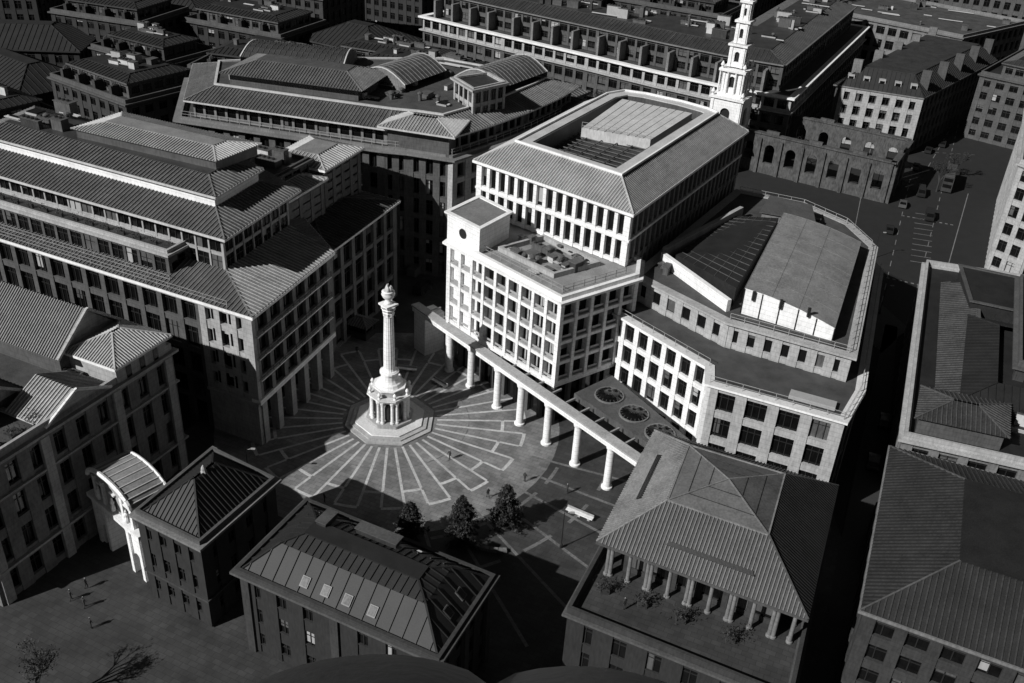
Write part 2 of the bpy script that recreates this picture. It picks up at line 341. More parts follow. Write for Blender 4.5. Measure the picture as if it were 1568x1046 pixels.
rail(o,cp[0],cp[1],33.9)
# wing
W1=[(15,128.5),(27.7,114.1),(27.1,110),(42.9,103.3),(46.8,110),(60.5,148),(58.5,158),(52,166),(40,171)]
o.prism('wing_core','glass',W1,0,17.0)
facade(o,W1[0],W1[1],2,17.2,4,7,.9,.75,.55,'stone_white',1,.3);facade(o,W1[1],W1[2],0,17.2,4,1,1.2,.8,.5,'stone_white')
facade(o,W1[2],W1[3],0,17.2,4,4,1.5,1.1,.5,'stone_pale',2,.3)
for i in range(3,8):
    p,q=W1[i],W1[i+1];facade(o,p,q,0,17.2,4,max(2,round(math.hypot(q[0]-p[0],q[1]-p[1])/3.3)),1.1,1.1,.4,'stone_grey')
o.ring('wing_cornice','stone_white',off(W1,.95),off(W1,-.4),17.2,17.55);o.prism('wing_terrace','gravel',off(W1,-.35),17.05,17.4)
o.ebox('terrace_plinth','frame_light',W1[2],W1[3],10,16,-2.8,-1.2,17.4,18.0)
W2=[(18.5,132.5),(30.3,119.9),(45.5,112.6),(58.6,148),(56.8,157),(51,164.5),(40,169)]
o.prism('upper_core','glass',W2,17.1,21.1)
for i,bw in ((0,3.0),(1,2.4),(2,3),(3,3),(4,3),(5,3)):
    p,q=W2[i],W2[i+1];facade(o,p,q,17.4,21.3,1,max(2,round(math.hypot(q[0]-p[0],q[1]-p[1])/bw)),1.35,1.3,.35,'stone_pale',0,.3)
o.ring('upper_cornice','stone_pale',off(W2,.9),off(W2,-.6),21.3,21.6);o.prism('upper_deck','gravel',off(W2,-.5),21.15,21.5)
fr=[(32.3,122.4),(43.8,116.0)];bk=[(43.6,150.5),(55.4,145)]
prof=[(t/10,24.0+1.6*math.cos(t/10*math.pi/2)-.4*(t/10)**3) for t in range(11)]
def VP(t,s):
    a=Vector(fr[0]).lerp(Vector(fr[1]),t);b=Vector(bk[0]).lerp(Vector(bk[1]),t);return a.lerp(b,s)
ns=14
vs=[]
for s in range(ns+1):
    for t,zz in prof:
        q=VP(t,s/ns);vs.append((q.x,q.y,zz))
o.add('sloping_roof','roof_metal',vs,[(s*11+t,s*11+t+1,(s+1)*11+t+1,(s+1)*11+t) for s in range(ns) for t in range(10)])
for s in range(0,ns+1,2):
    for t in range(10):o.tube('roof_ribs','stone_mid',vs[s*11+t],vs[s*11+t+1],.05,.05,4)
for t in (0,3,6,10):
    for s in range(ns):o.tube('roof_ribs','stone_mid',vs[s*11+t],vs[(s+1)*11+t],.05,.05,4)
for row,nm in ((0,'roof_front'),(ns,'roof_back')):
    pts=[vs[row*11+t] for t in range(11)];o.add(nm,'stone_white',[(p[0],p[1],21.5) for p in pts]+pts,[(t,t+1,12+t,11+t) for t in range(10)])
for nm,t in (('roof_left_wall',0),('roof_right_wall',10)):
    a,b=vs[t],vs[ns*11+t];o.add(nm,'stone_pale',[(a[0],a[1],21.5),(b[0],b[1],21.5),b,a],[(0,1,2,3)])
for t in range(0,11,2):
    p=vs[t];o.prism('front_mullions','frame',[(p[0]-.06,p[1]-.14),(p[0]+.06,p[1]-.14),(p[0]+.06,p[1]-.02),(p[0]-.06,p[1]-.02)],21.5,p[2]-.1)
for t in range(1,10,3):
    p=vs[t];o.prism('stub_vents','frame',[(p[0]-.2,p[1]-.5),(p[0]+.2,p[1]-.5),(p[0]+.2,p[1]-.2),(p[0]-.2,p[1]-.2)],24.2,25.6)
gl=[(24.5,138.5),(31.6,124.5),(43.1,151),(37,155)]
o.prism('atrium_glass','roof_slate',gl,21.5,lambda i:(22.6,24.4,24.4,22.6)[i])
for k in range(1,14):
    t=k/14;a=Vector(gl[0]).lerp(Vector(gl[3]),t);b=Vector(gl[1]).lerp(Vector(gl[2]),t);o.tube('atrium_bars','plant_metal',(a.x,a.y,22.66),(b.x,b.y,24.46),.06,.06,4)
for k in range(1,6):
    t=k/6;a=Vector(gl[0]).lerp(Vector(gl[1]),t);b=Vector(gl[3]).lerp(Vector(gl[2]),t);zz=22.66+1.8*t;o.tube('atrium_bars','plant_metal',(a.x,a.y,zz),(b.x,b.y,zz),.05,.05,4)
o.ebox('light_parapet','stone_white',(22.4,137),(30.6,122.3),0,16.5,-.5,.2,21.5,23.4);o.ebox('rear_parapet','stone_pale',(38,157),(22.4,138),0,24,-.5,.2,21.5,23.6)
clutter(o,[(20,133.5),(25,128),(25,137),(22,139)],21.5,4,1.5);clutter(o,[(38,152),(54,147),(54,157),(44,166)],21.5,14,1.6)
k=[(41,154),(49,151.5),(50,158),(44,161)];o.prism('plant_room','stone_mid',k,21.4,24);o.prism('plant_room_lid','roof_mid',off(k,.4),24,24.2)
rr=off(W2,-.2)
for i in range(1,6):rail(o,rr[i],rr[i+1],21.6)
rr=off(W1,.3)
for i in (0,2,3,4):rail(o,rr[i],rr[i+1],17.55)
o.build()
# canopy colonnade
o=Obj('colonnade')
c0=(-16.6,142.6);c1=(19.8,101.9)
o.ebox('beam','stone_white',c0,c1,0,54.6,-.45,.55,7.4,8.4);o.ebox('slab','stone_pale',c0,c1,0,54.6,-.8,.8,8.401,8.65)
for k in range(1,18):o.ebox('outriggers','stone_pale',c0,c1,k*3,k*3+.25,-3.0,-.8,8.1,8.4)
for p in ((-10.1,135.8),(-6.3,131.5),(-1.8,126.0),(1.9,121.9),(6,117.3),(10.2,112.7),(14.6,107.9)):
    o.lathe('columns','stone_white',p,[(.8,ZP),(.8,.4),(.58,.5),(.54,6.9),(.7,7.0),(.75,7.4)],20)
o.ebox('end_pier','stone_white',c0,c1,.3,3.4,-3.6,.4,ZP,7.4)
gp=[(9.6,119),(21.5,105.6),(25.5,109),(15.5,124.5)]
o.prism('garden_roof','roof_mid',gp,7.2,8.3)
for t in (.2,.5,.8):
    cc=((gp[0][0]+gp[3][0])/2*(1-t)+(gp[1][0]+gp[2][0])/2*t,(gp[0][1]+gp[3][1])/2*(1-t)+(gp[1][1]+gp[2][1])/2*t)
    o.lathe('rooflight','glass',cc,[(2.0,8.3),(2.0,8.5),(1.4,8.9),(.3,9.15)],20)
    for k in range(20):
        a=k*math.pi/10;o.tube('rooflight_ribs','plant_metal',(cc[0]+2*math.cos(a),cc[1]+2*math.sin(a),8.56),(cc[0]+.3*math.cos(a),cc[1]+.3*math.sin(a),9.2),.04,.04,4)
    o.ring('rooflight_frame','stone_mid',[(cc[0]+2.2*math.cos(k*math.pi/10),cc[1]+2.2*math.sin(k*math.pi/10)) for k in range(20)],[(cc[0]+2.0*math.cos(k*math.pi/10),cc[1]+2.0*math.sin(k*math.pi/10)) for k in range(20)],8.3,8.5)
o.build()
# ---------------------------------------------------------------- left building
o=Obj('arcaded_office_building')
A=(-35.5,113.3);B=(-29.1,132.4);D=(-92,138.1);L1=[A,B,(-38,147),(-88,168),D]
dl=Vector((D[0]-A[0],D[1]-A[1])).normalized()
o.prism('ground_storey','glass',off(L1,-3.5),0,7.6);o.prism('core','glass',L1,7.5,22)
facade(o,A,B,7.6,21.8,4,6,.9,.6,.6,'stone_mid',1,.2)
Am=(A[0]+dl.x*8.5,A[1]+dl.y*8.5)
facade(o,D,Am,4.2,21.8,4,15,.9,.9,.5,'stone_grey',2,.15,ext=0);facade(o,Am,A,7.6,21.8,4,3,1.5,1.3,.6,'stone_pale',0,0)  # long front in darkened grey, shade put into its colour
for k in range(4):
    for s in (2.4,3.9,5.4):o.ebox('slit_windows','glass',Am,A,s-.18,s+.18,.5,.62,9+k*3.5,11+k*3.5)
for i in (1,2):facade(o,L1[i],L1[i+1],7.5,21.8,4,8,1.2,1.1,.4,'stone_grey')
LL=math.hypot(B[0]-A[0],B[1]-A[1])
for i in range(6):
    s=.6+i*(LL-1.2)/5;o.ebox('arcade_piers','stone_pale',A,B,s-.6,s+.6,-.7,.6,ZP,7.3)
o.ebox('arcade_lintel','stone_white',A,B,-.7,LL+.6,-.6,.85,7.3,8.1)
for j in range(1,4):
    zz=7.6+j*3.55;o.ebox('balcony_bands','stone_white',A,B,0,LL,.45,.95,zz-.15,zz+.02);rail(o,(A[0]+.85,A[1]-.3),(B[0]+.85,B[1]-.3),zz+.02,.9,'frame',1.5)
LD=math.hypot(Am[0]-D[0],Am[1]-D[1])
for i in range(16):
    s=.4+i*(LD-.8)/15;o.ebox('ground_piers','stone_grey',D,Am,s-.5,s+.5,-.2,.45,0,4.2)
o.ebox('corner_base','stone_pale',Am,A,.2,8.9,-.3,.62,0,7.2);o.ebox('base_band','stone_pale',Am,A,0,9.2,-.3,.9,7.2,7.6)
o.ring('cornice','stone_white',off(L1,1.4),off(L1,-.6),21.8,22.2);o.ring('cornice_lower','stone_pale',off(L1,.9),off(L1,-.4),21.3,21.798)
PH=[(-40.8,121.2),(-35.6,136.8),(-42,143),(-84,161),(-89,142.5)]
o.prism('penthouse_core','glass',PH,22,29.8)
hip(o,off(L1,1.3),22.22,off(PH,.1),24.2,'roof_mid',.7,cap=None)
a_,b_=off(L1,1.3),off(PH,.1);slope(o,'front_roof','roof_metal',(*a_[0],22.26),(*a_[1],22.26),(*b_[1],24.24),(*b_[0],24.24),.7)  # lighter metal copy over this slope, painted as sunlit
for i in range(5):
    p,q=PH[i],PH[(i+1)%5];Lq=math.hypot(q[0]-p[0],q[1]-p[1]);facade(o,p,q,23,29.6,2,round(Lq/2.4),.28,.5,.2,'frame_light' if i==4 else 'stone_pale',1,.35)
sb=Vector((dl.y,-dl.x))
def LP(s,d):
    n=Vector((-dl.y,dl.x));n=n if n.y<0 else -n;q=Vector(A)+dl*s+n*d;return (q.x,q.y)
TB_=fix([LP(15,-1.6),LP(60,-1.6),LP(60,-5.2),LP(15,-5.2)])
building('t',TB_,26.0,1,2.6,.5,1.0,.2,'stone_grey','roof_lead',z0=22,clut=0,par=.5,cor=.5,build=False,o=o,cm='stone_pale')
rail(o,LP(14,-.4),LP(60,-.4),22.5);rail(o,LP(3,.9),LP(60,.9),22.2)
for s in range(16,60,3):
    a=LP(s,-3.2);o.prism('planters','stone_dark',[(a[0]-.5,a[1]-.3),(a[0]+.5,a[1]-.3),(a[0]+.5,a[1]+.3),(a[0]-.5,a[1]+.3)],26.1,26.6);shrub(o,a[0],a[1],26.9,60,.3,.2)
o.ring('eaves','roof_light',off(PH,2.0),off(PH,-.5),29.6,29.95)
P2=off(PH,-3.2);hip(o,off(PH,1.9),29.97,P2,31.6,'roof_mid',.7,cap=None)
o.prism('upper_lantern','stone_white',P2,31,33.2);P3=off(P2,.8);o.prism('lantern_eave','roof_light',P3,33.2,33.5)
P4=off(P2,-3.2);hip(o,off(P2,.7),33.52,P4,34.6,'roof_mid',.7,cap='roof_lead')
P5=[(-44,131.5),(-40,139),(-64,149),(-68,141)];o.prism('plant_slab','roof_mid',P5,34.5,36.2);hip(o,off(P5,.5),36.2,off(P5,-3),36.9,'roof_metal',.5,cap='roof_metal')
clutter(o,[(-84,146),(-70,140),(-67,151),(-80,157)],34.8,12)
LB=[(-30.4,139.5),(-22.8,160.2),(-44,170),(-52,148.5)]
building('t',LB,18.8,4,3.4,1.0,.7,.6,'stone_mid','gravel',z0=0,clut=0,hp=(6.5,1.6,'roof_lead',.8),build=False,o=o,cm='stone_white')
LT=[(-36.5,141),(-33,150),(-40,153),(-43.5,143.5)];LT2=[(-33,152),(-29,162.5),(-38,166),(-42,155.5)]
for q,zz in ((LT,26.5),(LT2,27.5)):
    building('t',q,zz,6,3.0,.9,1.1,.3,'stone_mid','roof_metal',z0=18,clut=0,hp=(2.6,1.0,'roof_metal',.7),build=False,o=o,cm='stone_white')
NK=[(-39,143.5),(-35.5,152),(-46,157),(-50,147)];building('t',NK,29,2,2.4,.4,.8,.2,'stone_grey','roof_mid',z0=22,clut=6,build=False,o=o,par=.3)
o.build()
# ---------------------------------------------------------------- left foreground building
o=Obj('stone_building')
L0=[(-57.5,80),(-45.2,107.3),(-84,123.5),(-97,96)]
building('t',L0,18.6,4,3.3,1.7,1.4,.5,'stone_mid','gravel',clut=12,build=False,o=o,mull=1,blind=.15,par=1.0,cm='stone_pale')
o.ring('string_course','stone_pale',off(L0,.9),off(L0,.1),4.6,4.9);o.ring('upper_string','stone_pale',off(L0,.8),off(L0,.1),13.9,14.15)
LF=math.hypot(12.3,27.3)
for s in (.6,9.5,20.5,LF-.6):o.ebox('giant_pilasters','stone_pale',L0[0],L0[1],s-.6,s+.6,.4,.85,0,18.3)
dd=(Vector(L0[1])-Vector(L0[0])).normalized();nn=Vector((dd.y,-dd.x))
P=lambda s,d,z:(L0[0][0]+dd.x*s+nn.x*d,L0[0][1]+dd.y*s+nn.y*d,z)
s0,s1=10,20
o.add('pediment','stone_pale',[P(s0,.5,19.2),P(s1,.5,19.2),P((s0+s1)/2,.5,21.6)],[(0,1,2)])
for a in (s0,s1):o.tube('pediment_moulding','stone_white',P(a,.6,19.2),P((s0+s1)/2,.6,21.7),.22,.22,5)
slope(o,'pediment_roof','roof_metal',P(s0,.5,19.2),P(s0,-6,19.2),P((s0+s1)/2,-6,21.6),P((s0+s1)/2,.5,21.6),.5);slope(o,'pediment_roof','roof_mid',P(s1,-6,19.2),P(s1,.5,19.2),P((s0+s1)/2,.5,21.6),P((s0+s1)/2,-6,21.6),.5)  # near slope painted as lit, far slope as shaded
dn=Vector((-.92,.39));up=Vector((.41,.912))
def Q(a,b):
    q=Vector((-57.5,80))+up*a+dn*b;return (q.x,q.y)
for (a0,a1,b0,b1,ze,zr) in ((19.5,29.3,7,38,21.5,26),(4,13,7,38,20.0,23.5)):
    q=fix([Q(a0,b0),Q(a1,b0),Q(a1,b1),Q(a0,b1)]);o.prism('gable_block','stone_grey',q,18,ze)
    am=(a0+a1)/2;e=.7
    slope(o,'gable_roof','roof_mid',(*Q(a0-e,b1),ze-.1),(*Q(a0-e,b0-e),ze-.1),(*Q(am,b0-e),zr),(*Q(am,b1),zr),.4,.1,.14,'roof_metal')
    slope(o,'gable_roof','roof_lead',(*Q(a1+e,b0-e),ze-.1),(*Q(a1+e,b1),ze-.1),(*Q(am,b1),zr),(*Q(am,b0-e),zr),.6)  # far slope in darker metal than the near one, shade painted in
    o.add('gable_end','stone_pale',[(*Q(a0,b0),ze),(*Q(a1,b0),ze),(*Q(am,b0),zr-.15)],[(0,1,2)])
    for s in (a0-e,a1+e):o.tube('verge','stone_pale',(*Q(s,b0-e),ze),(*Q(am,b0-e),zr+.1),.25,.25,4)
q=fix([Q(21,-.6),Q(29.6,-.6),Q(29.6,7),Q(21,7)]);o.prism('corner_tower','stone_pale',q,18,21.2);o.ring('corner_cornice','stone_white',off(q,.6),off(q,-.3),21.2,21.5)
hip(o,off(q,.5),21.52,off(q,-3.6),23.4,'roof_metal',.4,cap=None)
for s in (23,25.3,27.6):o.prism('tower_window','glass',fix([Q(s-.4,-.66),Q(s+.4,-.66),Q(s+.4,-.5),Q(s-.4,-.5)]),19,20.6)
for s in range(1,19,3):
    if 9<s<19 and s!=10:continue
    q=fix([Q(s,1.2),Q(s+1.6,1.2),Q(s+1.6,2.6),Q(s,2.6)]);o.prism('planter_box','stone_dark',q,18.7,19.2);shrub(o,sum(p[0] for p in q)/4,sum(p[1] for p in q)/4,19.6,130,.5,.3)
o.build()
# ---------------------------------------------------------------- arch gate
o=Obj('stone_gateway')
g0=(-50.6,91.6);g1=(-42.0,84.6);LG=math.hypot(g1[0]-g0[0],g1[1]-g0[1])
def archwall(o,p0,p1,s0,s1,z0,zs,zt,d0,d1,m,part='wall',seg=10):
    """wall between s0..s1 with a round arch opening springing at zs, solid above to zt"""
    r=(s1-s0)/2;c=(s0+s1)/2
    for i in range(seg):
        a=math.pi*i/seg;b=math.pi*(i+1)/seg
        x0,x1=c-r*math.cos(a),c-r*math.cos(b);y0,y1=zs+r*math.sin(a),zs+r*math.sin(b)
        dx,dy=p1[0]-p0[0],p1[1]-p0[1];l=math.hypot(dx,dy);dx/=l;dy/=l;nx,ny=dy,-dx
        P=lambda s,d,z:(p0[0]+dx*s+nx*d,p0[1]+dy*s+ny*d,z)
        vs=[P(x0,d1,y0),P(x1,d1,y1),P(x1,d1,zt),P(x0,d1,zt),P(x0,d0,y0),P(x1,d0,y1),P(x1,d0,zt),P(x0,d0,zt)]
        o.add(part,m,vs,[(0,1,2,3),(7,6,5,4),(0,4,5,1),(3,2,6,7)])
D0,D1=-4.6,0
for a,b in ((0,1.3),(2.6,3.2),(LG-3.2,LG-2.6),(LG-1.3,LG)):o.ebox('wall','stone_white',g0,g1,a,b,D0,D1,0,7.2)
archwall(o,g0,g1,3.2,LG-3.2,0,4.4,7.2,D0,D1,'stone_white');archwall(o,g0,g1,1.3,2.6,0,2.8,7.2,D0,D1,'stone_white');archwall(o,g0,g1,LG-2.6,LG-1.3,0,2.8,7.2,D0,D1,'stone_white')
for s in (.5,2.9,LG-2.9,LG-.5):o.ebox('pilasters','stone_white',g0,g1,s-.3,s+.3,0,.28,0,7.2)
o.ebox('entablature','stone_white',g0,g1,-.3,LG+.3,D0-.3,.5,7.2,7.8)
o.ebox('upper_storey','stone_pale',g0,g1,1.2,LG-1.2,D0+.2,-.2,7.8,11.2)
for s in (1.5,3.4,LG-3.4,LG-1.5):o.ebox('upper_pilasters','stone_white',g0,g1,s-.28,s+.28,-.2,.1,7.8,11.2)
for s in (2.45,LG/2,LG-2.45):
    o.ebox('niche_shade_panel','frame',g0,g1,s-.42,s+.42,-.2,-.14,8.3,10.4);o.ebox('niche_head','stone_white',g0,g1,s-.55,s+.55,-.2,.1,10.45,10.65)  # flat dark panel, painting the shade inside a recess
    o.lathe('statue','stone_white',tuple((Vector(g0)+(Vector(g1)-Vector(g0)).normalized()*s+Vector((-.61,-.79))*.12)),[(.28,8.2),(.3,8.6),(.2,9.1),(.28,9.5),(.12,9.75),(.15,9.95),(.05,10.1)],8)
for i in range(12):
    a=math.pi*i/12;b=math.pi*(i+1)/12;r=LG/2-.8
    f=lambda t:(LG/2-r*math.cos(t),11.2+1.9*math.sin(t))
    (x0,z0_),(x1,z1_)=f(a),f(b)
    d=(Vector(g1)-Vector(g0)).normalized();n=Vector((d.y,-d.x))
    P=lambda s,dd,z:(g0[0]+d.x*s+n.x*dd,g0[1]+d.y*s+n.y*dd,z)
    o.add('curved_roof','roof_metal',[P(x0,.3,z0_),P(x1,.3,z1_),P(x1,D0,z1_),P(x0,D0,z0_)],[(0,1,2,3)])
    o.tube('pediment_moulding','stone_white',P(x0,.3,z0_),P(x1,.3,z1_),.28,.28,6);o.tube('pediment_moulding','stone_white',P(x0,D0,z0_),P(x1,D0,z1_),.2,.2,6)
    o.tube('roof_rolls','roof_light',P(x0,.3,z0_+.04),P(x0,D0,z0_+.04),.09,.09,5)
    o.add('tympanum','stone_pale',[P(x0,-.1,11.2),P(x1,-.1,11.2),P(x1,-.1,z1_),P(x0,-.1,z0_)],[(0,1,2,3)])
o.build()
# ---------------------------------------------------------------- foreground pavilion and brick building
def windows(o,p0,p1,z0,z1,nf,nb,ww,wh,m='stone_grey'):
    L=math.hypot(p1[0]-p0[0],p1[1]-p0[1]);bw=L/nb;facade(o,p0,p1,z0,z1,nf,nb,bw-ww,(z1-z0)/nf-wh,.3,m,1,.1)
o=Obj('brick_pavilion')
PV=[(-40.6,82.6),(-32.6,78.5),(-27.5,89.5),(-35.8,94.2)];o.prism('core','glass',PV,0,12.7)
for i in range(4):windows(o,PV[i],PV[(i+1)%4],.3,12.6,3,4,1.1,2.0,'brick_shade_tone')
o.ring('string_course','stone_dark',off(PV,.5),off(PV,-.1),4.3,4.6);o.ring('cornice','stone_mid',off(PV,.9),off(PV,-.2),12.6,12.95);o.ring('parapet','stone_grey',off(PV,.35),off(PV,0),12.952,13.5)
hip(o,off(PV,-.05),12.96,off(PV,-4.45),16.6,'roof_slate',.6,cap=None)
ctr=(sum(p[0] for p in PV)/4,sum(p[1] for p in PV)/4);o.lathe('finial','stone_pale',ctr,[(.5,16.3),(.3,16.7),(.25,17.0),(.05,17.4)],8);o.build()
o=Obj('brick_building')
BB=[(-27.3,75.9),(-5.5,66),(-1,76.8),(-22.6,86.9)];o.prism('core','glass',BB,0,11.7)
for i in range(4):windows(o,BB[i],BB[(i+1)%4],.3,11.6,3,7 if i%2==0 else 4,1.3,2.1,'brick_shade_tone')
for i in range(4):
    p,q=BB[i],BB[(i+1)%4];L=math.hypot(q[0]-p[0],q[1]-p[1])
    for s in (.5,L/2,L-.5):o.ebox('pilasters','stone_dark',p,q,s-.5,s+.5,.3,.55,0,11.3)
o.ring('cornice','stone_grey',off(BB,1.0),off(BB,-.3),11.6,11.95);o.ring('gutter','stone_dark',off(BB,.6),off(BB,.2),11.952,12.3)
hip(o,off(BB,.1),11.96,off(BB,-3.0),14.6,'roof_slate',1.6,cap=None);hip(o,off(BB,-3.0),14.61,off(BB,-4.9),15.3,'roof_slate',.9,cap='roof_slate')
def skl(face,s,t,w=1.0,h=1.2,m='frame_light'):
    po,pi=off(BB,.1),off(BB,-3.0);i=face;a,b=Vector((*po[i],11.96)),Vector((*po[(i+1)%4],11.96));d,c_=Vector((*pi[i],14.6)),Vector((*pi[(i+1)%4],14.6))
    P=lambda s,t:(a.lerp(b,s)).lerp(d.lerp(c_,s),t)
    e=(b-a).normalized();u=((d+c_)/2-(a+b)/2).normalized();n=e.cross(u);c0_=P(s,t)
    for (ww,hh,th,mm) in ((w,h,.16,'plant_metal'),(w-.25,h-.25,.2,m)):
        vs=[c0_+e*x*ww/2+u*y*hh/2+n*z for z in (0,th) for x,y in ((-1,-1),(1,-1),(1,1),(-1,1))]
        o.add('skylight' if mm!=m else 'skylight_glass',mm,vs,[(4,5,6,7),(0,1,5,4),(1,2,6,5),(2,3,7,6),(3,0,4,7)])
for s in (.3,.42,.54,.68):skl(0,s,.35,m='stone_mid')
for s in (.35,.65):skl(1,s,.4,m='glass')
for s in (.3,.5,.7):skl(2,s,.5,m='glass')
def box_at(cx,cy,z0,z1,w,d,ang,part,m):
    ca,sa=math.cos(ang),math.sin(ang);o.prism(part,m,[(cx+x*ca-y*sa,cy+x*sa+y*ca) for x,y in ((-w/2,-d/2),(w/2,-d/2),(w/2,d/2),(-w/2,d/2))],z0,z1)
box_at(-13,78.5,15.2,15.9,5,1.2,-.43,'vent_box','roof_lead');box_at(-13,78.5,15.9,16.0,5.3,1.5,-.43,'vent_lid','roof_mid');box_at(-19,80.5,15.2,15.9,2.2,1.2,1.14,'vent_box','roof_lead');box_at(-19,80.5,15.9,16,2.4,1.4,1.14,'vent_lid','roof_mid')
o.build()
# ---------------------------------------------------------------- right foreground loggia building
o=Obj('loggia_building')
R1=[(11,81.4),(31.8,71.9),(40.4,93.6),(19.3,102.6)]
LOW=[(8.2,75.6),(29.6,65.8),(39.5,91.5),(18.6,100.8)]
o.prism('core','glass',LOW,0,8.4)
for i in range(4):windows(o,LOW[i],LOW[(i+1)%4],.3,8.6,2,6,1.6,2.8,'brick_shade_tone')
o.ring('low_cornice','stone_grey',off(LOW,.8),off(LOW,-.2),8.6,8.9);o.ring('terrace_parapet','stone_dark',off(LOW,.4),off(LOW,0),8.902,9.8);o.prism('terrace','plaza_shade_tone',off(LOW,0),8.5,8.8)
U=off(R1,-2.6);o.prism('upper_core','glass',U,8.8,13.6)
for i in range(4):facade(o,U[i],U[(i+1)%4],8.8,13.6,1,6,.8,1,.25,'stone_dark')
V=off(R1,-.9)
for i in range(4):
    p,q=V[i],V[(i+1)%4];L=math.hypot(q[0]-p[0],q[1]-p[1]);n=9
    for k in range(n):
        for ds in (-.35,.35) if k%2==0 else (0,):
            s=k*L/n+.4+ds*.6;pp=Vector(p).lerp(Vector(q),s/L);o.lathe('loggia_columns','stone_mid',(pp.x,pp.y),[(.36,8.8),(.36,9.0),(.24,9.1),(.21,12.6),(.36,12.9),(.36,13.2)],12)
    o.ebox('loggia_beam','stone_grey',p,q,0,L,-.3,.3,13.2,13.7)
o.ring('eave','roof_mid',off(R1,.3),off(R1,-3),13.7,14.0)
top=[(18.3,84.0),(28.6,79.3),(32.6,90.0),(22.0,94.5)]
e=off(R1,.25)
for i in range(4):
    m=('roof_lead','roof_slate','roof_lead','roof_mid')[i];j=(i+1)%4  # slope materials follow the sun side, light and shade put into colour
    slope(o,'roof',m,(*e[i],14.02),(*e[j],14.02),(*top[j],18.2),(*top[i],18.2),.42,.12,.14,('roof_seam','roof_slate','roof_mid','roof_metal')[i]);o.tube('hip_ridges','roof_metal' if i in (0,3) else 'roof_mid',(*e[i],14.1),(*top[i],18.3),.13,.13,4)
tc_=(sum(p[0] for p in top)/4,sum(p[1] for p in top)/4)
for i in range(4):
    j=(i+1)%4;o.add('top_roof','roof_seam' if i in (0,3) else 'roof_mid',[(*top[i],18.22),(*top[j],18.22),(*tc_,19.4)],[(0,1,2)])  # panels away from the sun are coloured darker, as if shaded
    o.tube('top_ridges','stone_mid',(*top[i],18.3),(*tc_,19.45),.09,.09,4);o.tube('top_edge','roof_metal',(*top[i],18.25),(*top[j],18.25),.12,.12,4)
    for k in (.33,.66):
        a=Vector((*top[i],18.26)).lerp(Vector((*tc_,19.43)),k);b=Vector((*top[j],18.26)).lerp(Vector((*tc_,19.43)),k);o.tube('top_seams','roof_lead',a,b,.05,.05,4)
def roofslot(a,b,c_,d,s0,s1,t,w):
    a,b,c_,d=map(Vector,(a,b,c_,d));P=lambda s,t:a.lerp(b,s).lerp(d.lerp(c_,s),t);n=(b-a).cross(d-a).normalized()
    vs=[P(s0,t-w)+n*.1,P(s1,t-w)+n*.1,P(s1,t+w)+n*.1,P(s0,t+w)+n*.1];vs+=[v+n*.2 for v in vs]
    o.add('roof_slot','frame',vs,[(4,5,6,7),(0,1,5,4),(1,2,6,5),(2,3,7,6),(3,0,4,7)])
roofslot((*e[0],14),(*e[1],14),(*top[1],18.2),(*top[0],18.2),.28,.78,.36,.035);roofslot((*e[3],14),(*e[0],14),(*top[0],18.2),(*top[3],18.2),.25,.75,.45,.04)
for (x,y) in ((12,79),(16,77.2),(20,75.3),(25,73)):
    o.prism('planters','stone_dark',[(x-.5,y-.5),(x+.5,y-.5),(x+.5,y+.5),(x-.5,y+.5)],8.8,9.4);shrub(o,x,y,10,260,.5,.4,.16)
o.build()
# ---------------------------------------------------------------- building behind (curved facade)
o=Obj('curved_office_building')
M=[(-66,181),(-26,171.5),(-21,171),(-13,169),(-5.5,178),(1,187),(7,197),(12,207.5),(-1,214),(-18,221),(-49,215),(-72,206)]
building('t',M,24.5,6,3.1,1.3,1.0,.6,'stone_grey','gravel',cor=1.2,clut=0,build=False,o=o,edges=[0,1,2,3,4,5,6],par=.5,cm='stone_mid')
facade(o,(-13.6,168.4),(-5.5,178),0,24.4,6,3,1.6,1.0,1.2,'stone_pale')
M2=off(M,-2.2);o.prism('upper_core','glass',M2,24.4,28)
for i in range(7):
    p,q=M2[i],M2[i+1];facade(o,p,q,24.8,27.9,1,max(1,round(math.hypot(q[0]-p[0],q[1]-p[1])/2.4)),.5,.7,.3,'stone_mid',0,.3)
o.ring('upper_eave','roof_light',off(M2,1.8),off(M2,-.6),28,28.3)
for i in range(6):rail(o,off(M,.2)[i],off(M,.2)[i+1],25.3)
M3=off(M2,-4.0);hip(o,off(M2,1.7),28.32,M3,30.0,'roof_mid',.7,cap='gravel')
M4=off(M3,-1.0);o.ring('roof_kerb','roof_light',off(M3,.1),off(M3,-.4),30.18,30.5)
clutter(o,M4,30.2,46,1.6)
k=[(-25,171.5),(-13.5,168.5),(-12,176),(-23,179)];o.prism('corner_pavilion','stone_grey',k,24,29);o.prism('corner_eave','roof_light',off(k,1.5),29,29.3);hip(o,off(k,1.4),29.3,off(k,-3.4),30.6,'roof_metal',.6,cap=None)
k=[(-10,180),(-4.5,185.5),(-8,191),(-14,186.5)];building('t',k,34,2,1.8,.5,.7,.2,'stone_pale','roof_lead',z0=28,clut=0,par=.2,build=False,o=o)
